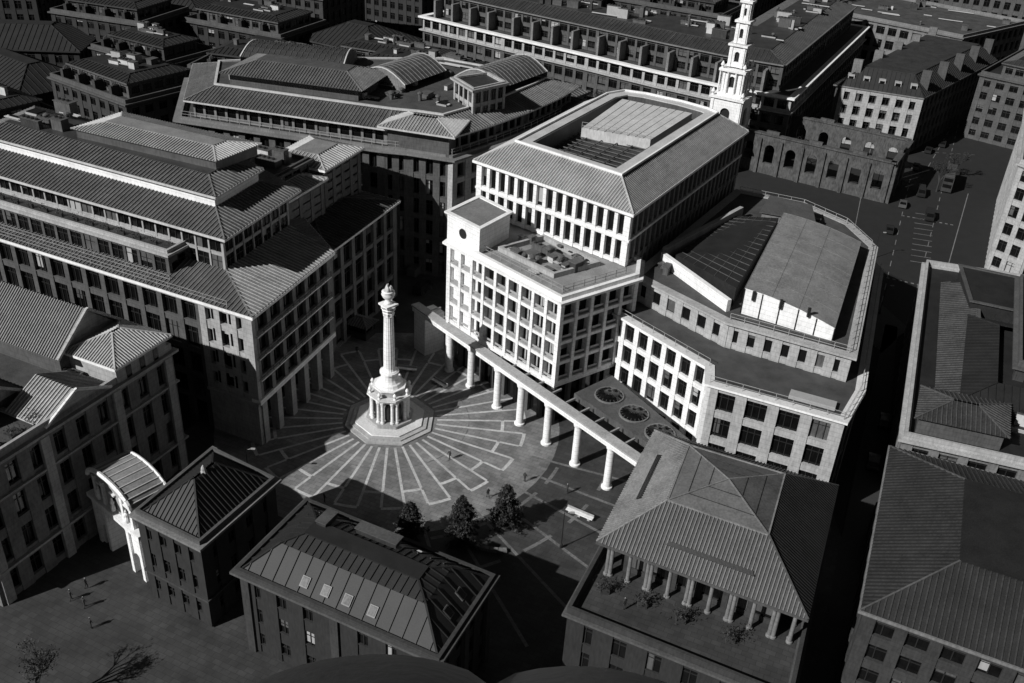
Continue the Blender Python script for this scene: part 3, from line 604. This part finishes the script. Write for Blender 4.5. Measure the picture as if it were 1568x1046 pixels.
def vault(o,q,z0,h,m,nseg=8,rib='roof_light'):
    a,b,c_,d=[Vector(p) for p in q]
    for i in range(nseg):
        f=lambda t:(a.lerp(d,t),b.lerp(c_,t),z0+h*math.sin(math.pi*t))
        l0,r0,h0=f(i/nseg);l1,r1,h1=f((i+1)/nseg)
        slope(o,'vault',m,(l0.x,l0.y,h0),(r0.x,r0.y,h0),(r1.x,r1.y,h1),(l1.x,l1.y,h1),1.2,.1,.1)
        for (u,v) in ((l0,l1),(r0,r1)):
            o.add('vault_end','stone_mid',[(u.x,u.y,z0-1.5),(v.x,v.y,z0-1.5),(v.x,v.y,h1),(u.x,u.y,h0)],[(0,1,2,3)]);o.tube('vault_edge',rib,(u.x,u.y,h0+.05),(v.x,v.y,h1+.05),.16,.16,4)
k=[(-58,187),(-32,181.5),(-29,193),(-55,199)];o.prism('upper_storey','stone_grey',k,30,32.6);hip(o,off(k,1.5),32.6,off(k,-4),34.4,'roof_mid',.6,cap='roof_mid')
vault(o,[(-24,189),(-17,201),(-27,207),(-34,195)],31.5,2.4,'roof_mid');vault(o,[(-5,191),(4,205),(-6,210),(-15,197)],31.5,2.6,'roof_mid')
vault(o,[(-60,202),(-38,199),(-37,210),(-57,212)],31.5,2.2,'roof_lead')
o.build()
# ---------------------------------------------------------------- far curved building
F=[(-34,315),(-8,297),(16.6,280.4),(35,267.5),(52,257),(68,250),(112,338),(86,350),(60,300),(25,310),(-15,340)]
o=building('long_curved_building',F,12,3,3.6,1.0,1.3,.5,'stone_grey','gravel',clut=0,build=False,edges=[0,1,2,3,4,5],par=0,cm='stone_pale')
o.prism('third_core','glass',F,12.15,15.8)
for i in range(6):
    p,q=F[i],F[i+1];facade(o,p,q,12.36,15.9,1,max(2,round(math.hypot(q[0]-p[0],q[1]-p[1])/3.6)),.8,.8,.45,'stone_pale',1,.4)
o.ring('white_band','stone_white',off(F,1.3),off(F,-.5),15.9,16.4);o.prism('set_back_deck','gravel',off(F,-.4),15.85,16.1)
F2=off(F,-4.5);o.prism('upper_core','glass',F2,16,22.6)
for i in range(6):
    p,q=F2[i],F2[i+1];facade(o,p,q,16.2,22.8,2,max(2,round(math.hypot(q[0]-p[0],q[1]-p[1])/3.2)),.7,1.1,.3,'stone_grey')
o.ring('upper_eave','stone_mid',off(F2,1),off(F2,-1),22.8,23.1);hip(o,off(F2,.5),23.1,off(F2,-5),25,'roof_lead',1.2,cap='roof_lead');clutter(o,off(F2,-3),25.2,70,3)
for i in range(5):
    p,q=off(F,-1.2)[i],off(F,-1.2)[i+1]
    L=math.hypot(q[0]-p[0],q[1]-p[1])
    for s in range(2,int(L)-1,7):o.ebox('party_piers','stone_mid',p,q,s,s+.7,-3.5,.3,16.2,21.5)
o.build()
E=Obj('corner_stone_building');EP=[(85,267),(105,259.5),(142,305),(122,318)]
building('t',EP,15.5,4,3.3,1.4,1.3,.5,'stone_grey','gravel',clut=0,hp=(4,4.5,'roof_slate',1.2,'roof_lead'),build=False,o=E,cm='stone_mid')
facade(E,(85.4,266.2),(105,258.9),.2,15.3,4,6,1.6,1.2,.5,'stone_pale')
for t in (0,.25,.5,.75,1):
    x,y=88+ (36)*t,268.5+46*t;E.prism('chimney','stone_mid',[(x,y),(x+2.2,y-.8),(x+2.7,y),(x+.5,y+.8)],16,22.5)
    x,y=105+ (33)*t,263+42*t;E.prism('chimney','stone_grey',[(x,y),(x+2.2,y-.8),(x+2.7,y),(x+.5,y+.8)],16,22)
for t in range(5):
    x,y=87+t*3.8,267.3-t*1.5;E.prism('dormers','stone_pale',[(x,y),(x+1.6,y-.6),(x+2.2,y+1.6),(x+.6,y+2.2)],16,18.6);E.prism('dormer_glass','glass',[(x+.2,y-.16),(x+1.35,y-.6),(x+1.4,y-.5),(x+.25,y-.06)],16.5,18.2)
E.build()
building('distant_office_building',[(100,352),(138,322),(170,350),(130,385)],18,4,4,1.2,1.6,.5,'stone_mid','gravel',clut=20)
# ---------------------------------------------------------------- church ruin and tower
o=Obj('ruined_church_wall')
def ruin(p0,p1,n,z1=10.0):
    L=math.hypot(p1[0]-p0[0],p1[1]-p0[1]);bw=L/n
    for i in range(n):
        a=i*bw;r=1.25
        o.ebox('wall','stone_old',p0,p1,a,a+bw/2-r,-.5,.5,0,z1);o.ebox('wall','stone_old',p0,p1,a+bw/2+r,a+bw,-.5,.5,0,z1)
        o.ebox('wall','stone_old',p0,p1,a+bw/2-r,a+bw/2+r,-.5,.5,0,2.8);archwall(o,p0,p1,a+bw/2-r,a+bw/2+r,0,6.4,z1,-.5,.5,'stone_old')
        o.ebox('buttress','stone_old',p0,p1,a-.4,a+.4,.5,1.0,0,z1-1)
        if i%2:o.ebox('broken_top','stone_old',p0,p1,a+bw*.2,a+bw*.8,-.4,.4,z1+.4,z1+1.1)
    o.ebox('coping','stone_old',p0,p1,-.5,L+.5,-.7,.8,z1,z1+.4)
ruin((55,241.5),(88,222.5),7);ruin((88,222.5),(97,239),3);ruin((97,240),(66,258),6)
o.build()
o=Obj('church_tower')
tx,ty,ta=51,240.5,-.52
def sq(w,a=ta):return [(tx+w/2*math.sqrt(2)*math.cos(a+math.pi/4+k*math.pi/2),ty+w/2*math.sqrt(2)*math.sin(a+math.pi/4+k*math.pi/2)) for k in range(4)]
def stage(w,z0,z1,op=1):
    q=sq(w);o.prism('stage_core','frame',sq(w-1.0),z0,z1)
    for i in range(4):
        p0,p1=q[i],q[(i+1)%4];r=w*.16
        o.ebox('stage_wall','stone_white',p0,p1,0,w/2-r,-.5,0,z0,z1);o.ebox('stage_wall','stone_white',p0,p1,w/2+r,w-.5,-.5,0,z0,z1)
        zs=z0+(z1-z0)*.62;o.ebox('stage_wall','stone_white',p0,p1,w/2-r,w/2+r,-.5,-.02,z0,z0+(z1-z0)*.25);archwall(o,p0,p1,w/2-r,w/2+r,0,zs,z1,-.5,0,'stone_white')
        for s in (.35,w-.35):o.ebox('stage_pilasters','stone_white',p0,p1,s-.3,s+.3,0,.2,z0,z1)
    o.prism('stage_cornice','stone_white',sq(w+1.1),z1,z1+.5)
stage(8,0,9);stage(7.8,9.5,18.5)
for k in range(4):
    for zz,w in ((19,7.6),(25.5,5.6)):
        x,y=sq(w)[k];o.lathe('urns','stone_white',(x,y),[(.35,zz),(.2,zz+.4),(.5,zz+.9),(.35,zz+1.3),(.08,zz+1.8)],8)
o.prism('plinth','stone_white',sq(6.2),19,19.8);stage(5,19.8,25)
for i in range(4):
    q=sq(6.0)
    for k in range(3):
        p=Vector(q[i]).lerp(Vector(q[(i+1)%4]),k/3);o.lathe('colonnade_columns','stone_white',(p.x,p.y),[(.28,19.8),(.24,20),(.22,24.6),(.35,25)],8)
o.prism('colonnade_cornice','stone_white',sq(6.8),25.003,25.6);stage(3.8,26,31);stage(2.8,31.6,36.5);stage(2.0,37,41)
o.lathe('spire','stone_white',(tx,ty),[(1.2,41.5),(.9,43),(.25,48),(.1,50)],8);o.build()
# ---------------------------------------------------------------- right hand buildings
o=building('courtyard_office_building',[(52.5,104.5),(80,96),(104,150),(73,157.5)],14,4,3.6,1.2,1.3,.5,'stone_mid','roof_slate',clut=14,build=False,cm='stone_pale')
q=[(62,112),(74,108),(84,132),(72,136)];o.prism('atrium','roof_slate',q,14.1,16);hip(o,off(q,.4),16,off(q,-4),17.4,'roof_slate',1,cap=None)
q=[(73,139),(86,134),(91,146),(76,152)];o.prism('plant_room','roof_slate',q,14.1,17.2);o.ring('plant_coping','roof_mid',off(q,.4),off(q,-.2),17.2,17.4)
q=[(57,108),(62,106.5),(77.5,148),(73,151)]
slope(o,'side_roof','roof_lead',(*q[3],14.4),(*q[0],14.4),(*q[1],16.2),(*q[2],16.2),.7);o.prism('side_wall','stone_grey',[(61.9,106.5),(62.5,106.3),(78,147.8),(77.4,148)],14,16.2)
q=[(54,106),(64,103),(67,110),(57,113)];o.prism('end_pavilion','stone_grey',q,14,16.6);hip(o,off(q,.6),16.6,off(q,-3.6),18,'roof_lead',.6,cap=None)
q=[(74,104),(80,102),(84,111),(78,113)];o.prism('white_core','stone_pale',q,13,17)
o.build()
o=building('metal_roofed_building',[(38.8,73.5),(64,62),(76,91),(50,101)],14,4,3.4,1.2,1.3,.5,'stone_dark','roof_slate',clut=0,build=False,cm='stone_mid',par=0)
MR=[(38.8,73.5),(64,62),(76,91),(50,101)];a_,b_=off(MR,.9),off(MR,-7.5)
for i in range(4):
    j=(i+1)%4;slope(o,'corrugated_roof','roof_slate',(*a_[i],14.36),(*a_[j],14.36),(*b_[j],18),(*b_[i],18),.6,.16,.12,'roof_lead');o.tube('hip_ridges','roof_mid',(*a_[i],14.4),(*b_[i],18.05),.14,.14,4)
o.prism('roof_cap','roof_slate',off(b_,.1),17.9,18.1)
o.build()
building('rounded_corner_building',[(100,189),(104,184),(126,174),(150,215),(118,228)],23,6,2.8,1.1,1.2,.5,'stone_pale','gravel',clut=8)
# ---------------------------------------------------------------- city infill
def rect(x,y,w,d,a):
    ca,sa=math.cos(a),math.sin(a);return [(x+u*ca-v*sa,y+u*sa+v*ca) for u,v in ((-w/2,-d/2),(w/2,-d/2),(w/2,d/2),(-w/2,d/2))]
INF=[(-93,224,28,22,-.6,18,0),(-118,205,26,20,-.6,15,0),(-128,240,34,20,-.6,17,1),(-62,236,34,20,-.2,20,0),(-25,240,36,18,-.25,19,0),(-98,255,26,18,-.5,17,0),(-70,262,24,18,-.4,20,1),
(-35,262,34,18,-.35,16,0),(6,238,20,20,-.6,14,0),(-150,275,50,22,.1,16,1),(-120,290,30,22,-.3,18,0),(-82,295,34,22,-.4,16,0),(-50,292,26,22,-.5,18,1),(-145,190,34,26,-.6,18,0),(-130,160,40,28,-.4,17,1),
(-165,235,30,40,-.3,15,0),(-180,320,50,30,.1,20,0),(-125,335,40,24,-.2,17,1),(-80,335,40,24,-.4,19,0),(-55,375,50,24,-.5,19,0),(-110,385,50,30,-.2,22,0),(-180,390,60,40,0,24,0),(10,365,44,26,-.5,19,0),(50,350,40,24,-.5,18,0),(60,395,60,30,-.5,22,0),(0,420,60,34,-.4,22,0),(-60,440,60,40,-.3,24,0),
(150,285,40,26,.9,18,0),(170,255,36,30,.9,16,1),(185,330,50,30,.9,22,0),(165,225,30,30,.9,20,0),(200,280,40,40,.9,20,0),(190,390,60,40,-.5,25,0),(110,420,60,40,-.5,24,0),(150,450,60,40,-.5,24,0),(105,120,30,60,1.17,18,0),(88,72,26,30,1.17,16,0),(135,150,30,50,1.1,20,0)]
for (x,y,w,d,a,h,k) in INF:
    left=x<-20
    m=R.choice(['stone_dark','brick_shade_tone','brick_shade_tone']) if left else R.choice(['stone_dark','stone_dark','stone_grey'])  # left side gets darker walls, edge darkening painted into the materials
    ob=Obj('brick_terrace_building' if m=='brick_shade_tone' else 'city_office_building')
    if k:building('t',rect(x,y,w,d,a),h*.75,3,3.6,1.6,1.6,.3,m,'roof_slate',clut=0,hp=(d*.42,4.5,'roof_slate',1.5,'roof_slate'),build=False,o=ob,blind=.1)
    else:
        P=rect(x,y,w,d,a);building('t',P,h,int(h/3.6),3.6,1.5,1.5,.3,m,R.choice(['roof_slate','roof_lead']),clut=0,build=False,o=ob,blind=.1,cm='stone_grey')
        q=off(P,-R.uniform(3,5));building('t',q,h+3.3,1,3.2,.8,1.2,.2,R.choice(['stone_grey','stone_dark']),'roof_lead',z0=h,clut=14,build=False,o=ob,par=0,hp=(2.5,.9,'roof_slate' if left else R.choice(['roof_mid','roof_lead']),1.2,'roof_slate'))
        for t in range(4):
            c_=Vector(P[0]).lerp(Vector(P[1]),.15+.22*t);ob.prism('chimney',m,rect(c_.x,c_.y+2.4,1.0,2.2,a),h,h+2.6)
            for kk in range(3):ob.lathe('chimney_pots','stone_grey',(c_.x,c_.y+1.7+kk*.7),[(.2,h+2.6),(.15,h+3.3)],6)
    ob.build()
o=Obj('old_church');q=rect(-92,398,10,10,.1);o.prism('tower','stone_grey',q,0,38);o.prism('nave','stone_dark',rect(-115,395,36,16,.1),0,14)
o.ring('tower_parapet','stone_mid',off(q,.5),off(q,-.3),38,39.4);[o.prism('pinnacle','stone_mid',rect(p[0],p[1],1.2,1.2,.1),39.4,42) for p in q];o.build()
# ---------------------------------------------------------------- cathedral dome under the viewpoint
o=Obj('cathedral_dome');n=256;prof=[]
for k in range(41):
    t=math.pi/2*k/40*.86;prof.append((17.2*math.cos(t),65.8+17.2*math.sin(t)))
vs=[]
for r,z in prof:
    for i in range(n):
        a=2*math.pi*i/n;rr=1+.03*abs(math.sin(a*12))**.6;vs.append((r*rr*math.cos(a),-4+r*rr*math.sin(a),65.8+(z-65.8)*(1+.5*(rr-1))))
o.add('lead_ribs','lead_dome',vs,[(a*n+i,a*n+(i+1)%n,(a+1)*n+(i+1)%n,(a+1)*n+i) for a in range(40) for i in range(n)])
o.lathe('drum','stone_dark',(0,-4),[(17,0),(17,56),(18,57),(18,60),(17,61),(17,66)],48);o.lathe('lantern_ledge','stone_dark',(0,-4),[(3.6,80),(3.6,84)],24);o.build(smooth=('lead_ribs',))
# ---------------------------------------------------------------- trees
def ctree(x,y,h,r):
    o=Obj('christmas_tree');o.tube('trunk','bark',(0,0,0),(0,0,h*.95),.18,.03)
    o.prism('tub','stone_dark',[(.9*math.cos(k*math.pi/4),.9*math.sin(k*math.pi/4)) for k in range(8)],0,.6)
    for k in range(170):
        t=R.random()**.85;z=.6+t*(h-.8);a=R.uniform(0,6.28);l=r*(1-t)**.65*R.uniform(.65,1.15)+.12
        p=Vector((0,0,z));q=Vector((l*math.cos(a),l*math.sin(a),z-.15*l+R.uniform(-.1,.2)));o.tube('limbs','bark',p,q,.04,.01,4)
        for s in range(50):
            c=p.lerp(q,R.uniform(.15,1.03))+Vector((R.gauss(0,.13),R.gauss(0,.13),R.gauss(0,.1)));e=.2
            o.add('needles','leaf',[c+Vector((R.uniform(-e,e),R.uniform(-e,e),R.uniform(-e,e))) for _ in range(3)],[(0,1,2)])
    o.build((x,y,ZP))
ctree(-11.7,94.9,6.0,2.4);ctree(-5,95.2,7.4,2.7);ctree(.6,98.2,7.2,2.6)
def btree(x,y,h):
    o=Obj('bare_tree')
    def br(p,d,l,r,dep):
        q=p+d*l;o.tube('limbs','bark',p,q,r,r*.62,5)
        if dep==0:
            for _ in range(3):
                c=q+Vector((R.gauss(0,.3),R.gauss(0,.3),R.gauss(0,.3)));e=.13;o.add('leaves','leaf',[c+Vector((R.uniform(-e,e),R.uniform(-e,e),R.uniform(-e,e))) for _ in range(3)],[(0,1,2)])
            return
        for _ in range(3 if dep>1 else 4):
            nd=(d+Vector((R.uniform(-.8,.8),R.uniform(-.8,.8),R.uniform(-.1,.5)))).normalized();br(q,nd,l*R.uniform(.6,.8),r*.6,dep-1)
    br(Vector((0,0,0)),Vector((0,0,1)),h*.3,.3,5);o.build((x,y,0))
for (x,y,h) in ((20,262,12),(28,256,13),(36,251,12),(43,254,11),(12,268,11),(4,274,11),(60,248,9),(72,243,9),(-47,66,8),(104,232,8),(112,243,8)):btree(x,y,h)
# ---------------------------------------------------------------- street furniture
def bench(x,y,a,l=3):
    o=Obj('stone_bench');o.prism('seat','stone_white',rect(0,0,l,.7,0),.4,.52);[o.prism('legs','stone_pale',rect(s*l*.36,0,.35,.55,0),0,.4) for s in (-1,0,1)];o.prism('backrest','stone_pale',rect(0,.28,l,.12,0),.521,.85);o.build((x,y,ZP+.012),a)
bench(-17,134.8,-.1,3.2);bench(-11.3,131.2,-.7,3.2);bench(10.6,101.4,-.5,4)
o=Obj('curved_seating')
for k in range(10):
    a=math.pi*(1.0+k*.055)
    a0,a1=a,a+.055*math.pi-.01;P=lambda a,r:(0+r*math.cos(a)*1.0,100+r*math.sin(a))
    o.prism('seat_segments','stone_mid',fix([P(a0,6.2),P(a1,6.2),P(a1,6.8),P(a0,6.8)]),ZP+.01,.6)
o.build()
o=Obj('market_kiosk');q=rect(0,0,4,3,0);o.prism('counter','stone_dark',q,0,1.1)
for p in q:o.prism('posts','frame',rect(p[0]*.95,p[1]*.95,.15,.15,0),1.1,2.6)
o.prism('glazing','glass',off(q,-.4),1.1,2.6);hip(o,off(q,.5),2.6,off(q,-1.4),3.5,'roof_mid',.5,cap=None);o.build((-26.4,145.5,ZP),-.4)
def car(x,y,a,m='car_black',van=False):
    o=Obj('parked_van' if van else 'parked_car')
    pr=[(-2.2,.35),(2.15,.35),(2.2,.7),(1.9,.9),(1.0,1.0),(.45,1.42),(-1.2,1.45),(-1.9,1.0),(-2.2,.9)] if not van else [(-2.5,.4),(2.4,.4),(2.5,.9),(1.9,1.15),(1.4,1.95),(-2.45,2.0)]
    W=.88 if not van else .98;vs=[];n=len(pr)
    for s in (-1,1):
        for px,pz in pr:vs.append((px,s*W*(1-.14*max(0,pz-.9)),pz))
    o.add('body',m,vs,[tuple(range(n)),tuple(range(2*n-1,n-1,-1))]+[(i,n+i,n+(i+1)%n,(i+1)%n) for i in range(n)])
    if not van:
        for (a0,a1) in (((1.02,1.02),(.5,1.4)),((-1.88,1.03),(-1.25,1.42))):
            o.add('windscreen','glass',[(a0[0]+.03,-.72,a0[1]+.02),(a0[0]+.03,.72,a0[1]+.02),(a1[0]+.03,.68,a1[1]+.02),(a1[0]+.03,-.68,a1[1]+.02)],[(0,1,2,3)])
        for s in (-1,1):o.add('side_windows','glass',[(-1.6,s*.885,1.03),(.75,s*.885,1.03),(.35,s*.84,1.38),(-1.15,s*.84,1.38)],[(0,1,2,3)])
    else:
        o.add('windscreen','glass',[(1.95,-.8,1.2),(1.95,.8,1.2),(1.47,.75,1.9),(1.47,-.75,1.9)],[(0,1,2,3)])
        for s in (-1,1):o.add('side_windows','glass',[(.5,s*.97,1.2),(1.6,s*.97,1.2),(1.3,s*.88,1.8),(.5,s*.88,1.8)],[(0,1,2,3)])
    for wx in (-1.35,1.4):
        for s in (-1,1):o.tube('wheels','rubber',(wx,s*(W-.2),.34),(wx,s*(W+.02),.34),.34,.34,14)
    o.build((x,y,.0),a)
for i,(x,y,a) in enumerate(((84,205,1.2),(92,221,1.2),(96,214,-1.9),(112,262,1.1),(118,268,1.1),(104,248,1.1),(99,229,-1.9),(60,128,1.2),(55,117,1.2),(128,290,1.1))):car(x,y,a,('car_black','car_silver','car_black','car_black')[i%4],i%4==2)
car(-17.5,163,1.2,'car_black',True);car(-19.5,170,1.2,'car_silver',True)
o=Obj('double_deck_bus');o.prism('body','roof_lead',rect(0,0,10.5,2.5,0),.4,4.3);o.prism('roof','roof_mid',rect(0,0,10.3,2.3,0),4.3,4.4)
for z in (1.4,3.0):o.prism('windows','glass',rect(0,0,9.8,2.54,0),z,z+.9);o.prism('end_windows','glass',rect(0,0,10.54,2.1,0),z,z+.9)
for wx in (-3.3,3.4):
    for s in (-1,1):o.tube('wheels','rubber',(wx,s*1.05,.5),(wx,s*1.28,.5),.5,.5,16)
o.build((108,236,0),1.15)
def lamp(x,y):
    o=Obj('street_lamp');o.tube('post','frame',(0,0,0),(0,0,6),.09,.05,8);o.lathe('base','frame',(0,0),[(.2,0),(.2,.6),(.1,.8)],8);o.tube('arm','frame',(0,0,5.8),(.9,0,6.1),.04,.04,6);o.prism('lantern','frame_light',rect(1,0,.6,.25,0),6.0,6.15);o.build((x,y,.1))
for p in ((-35,104),(8,95),(70,165),(76,190),(90,235)):lamp(*p)
def person(x,y,a,z=ZP,step=.2):
    e=bpy.data.objects.new('pedestrian',None);C.objects.link(e);e.location=(x,y,z);e.rotation_euler=(0,0,a)
    V=[(0,0,.95),(0,0,1.2),(0,0,1.42),(0,0,1.52),(.02,0,1.63),(.02,0,1.72),
       (0,.09,.9),(step*.6,.1,.5),(step-.1,.1,.07),(step+.1,.1,.04),(0,-.09,.9),(-.02,-.1,.5),(-step,-.1,.08),(-step+.16,-.1,.04),
       (0,.19,1.4),(-.08,.24,1.13),(.05,.25,.9),(.09,.25,.8),(0,-.19,1.4),(.08,-.24,1.13),(.2,-.24,.93),(.25,-.23,.84)]
    E=[(0,1),(1,2),(2,3),(3,4),(4,5),(0,6),(6,7),(7,8),(8,9),(0,10),(10,11),(11,12),(12,13),(2,14),(14,15),(15,16),(16,17),(2,18),(18,19),(19,20),(20,21)]
    rad=[.15,.14,.15,.055,.09,.085,.09,.065,.045,.045,.09,.065,.045,.045,.06,.045,.035,.03,.06,.045,.035,.03]
    me=bpy.data.meshes.new('body');me.from_pydata(V,E,[]);me.materials.append(MATS['cloth']);ob=bpy.data.objects.new('body',me);C.objects.link(ob);ob.parent=e
    md=ob.modifiers.new('s','SKIN')
    for i,sv in enumerate(me.skin_vertices[0].data):sv.radius=(rad[i],rad[i]);sv.use_root=(i==0)
    ob.modifiers.new('u','SUBSURF').levels=1
    import bmesh
    bm=bmesh.new();bmesh.ops.create_icosphere(bm,subdivisions=2,radius=.1);m2=bpy.data.meshes.new('head');bm.to_mesh(m2);bm.free();m2.materials.append(MATS['skin'])
    hd=bpy.data.objects.new('head',m2);C.objects.link(hd);hd.parent=e;hd.location=(.045,0,1.64);hd.scale=(.9,.8,1.15)
for (x,y,a,z) in ((-50,81,1,ZP),(-48,80,1.2,ZP),(-49,83,0,ZP),(-30,97,2,ZP),(-24,101,.5,ZP),(-8,112,4,ZP),(3,108,1,ZP),(-26,139,5,ZP),(-21,150,5,ZP),(14,76.5,2,8.81),(9,106,3,ZP),(-33,104,1,ZP),(-46,77,1,ZP),(-2,104,2,ZP)):person(x,y,a,z,R.choice((.05,.25)))
# ---------------------------------------------------------------- light, sky, camera
AZ=Vector((-.8,-.6)).normalized();EL=math.radians(35)
sdir=Vector((AZ.x*math.cos(EL),AZ.y*math.cos(EL),math.sin(EL)))
sl=bpy.data.lights.new('sun','SUN');sl.energy=5;sl.angle=math.radians(.5);sl.color=(1,.995,.985)
so=bpy.data.objects.new('sun',sl);C.objects.link(so);so.rotation_euler=sdir.to_track_quat('Z','Y').to_euler()
wd=bpy.data.worlds.new('World');bpy.context.scene.world=wd;wd.use_nodes=True;N=wd.node_tree.nodes;L=wd.node_tree.links
sk=N.new('ShaderNodeTexSky');sk.sky_type='NISHITA';sk.sun_disc=False;sk.sun_elevation=EL;sk.sun_rotation=math.atan2(AZ.x,AZ.y);sk.air_density=.3;sk.dust_density=.1
bw=N.new('ShaderNodeRGBToBW');L.new(sk.outputs[0],bw.inputs[0]);L.new(bw.outputs[0],N['Background'].inputs[0]);N['Background'].inputs[1].default_value=.05
p=math.radians(31);r=math.radians(3.5)
Rt=Vector((1,0,0));U0=Vector((0,math.sin(p),math.cos(p)));Fw=Vector((0,math.cos(p),-math.sin(p)))
X=Rt*math.cos(r)+U0*math.sin(r);Y=-Rt*math.sin(r)+U0*math.cos(r);Z=-Fw
cd=bpy.data.cameras.new('camera');cd.lens=1490/1568*36;cd.sensor_width=36;cd.clip_end=6000;cd.clip_start=.5
cam=bpy.data.objects.new('camera',cd);C.objects.link(cam)
cam.matrix_world=Matrix(((X.x,Y.x,Z.x,0),(X.y,Y.y,Z.y,0),(X.z,Y.z,Z.z,88),(0,0,0,1)));bpy.context.scene.camera=cam
vs_=bpy.context.scene.view_settings;vs_.view_transform='Standard';vs_.look='None';vs_.exposure=0;vs_.gamma=1
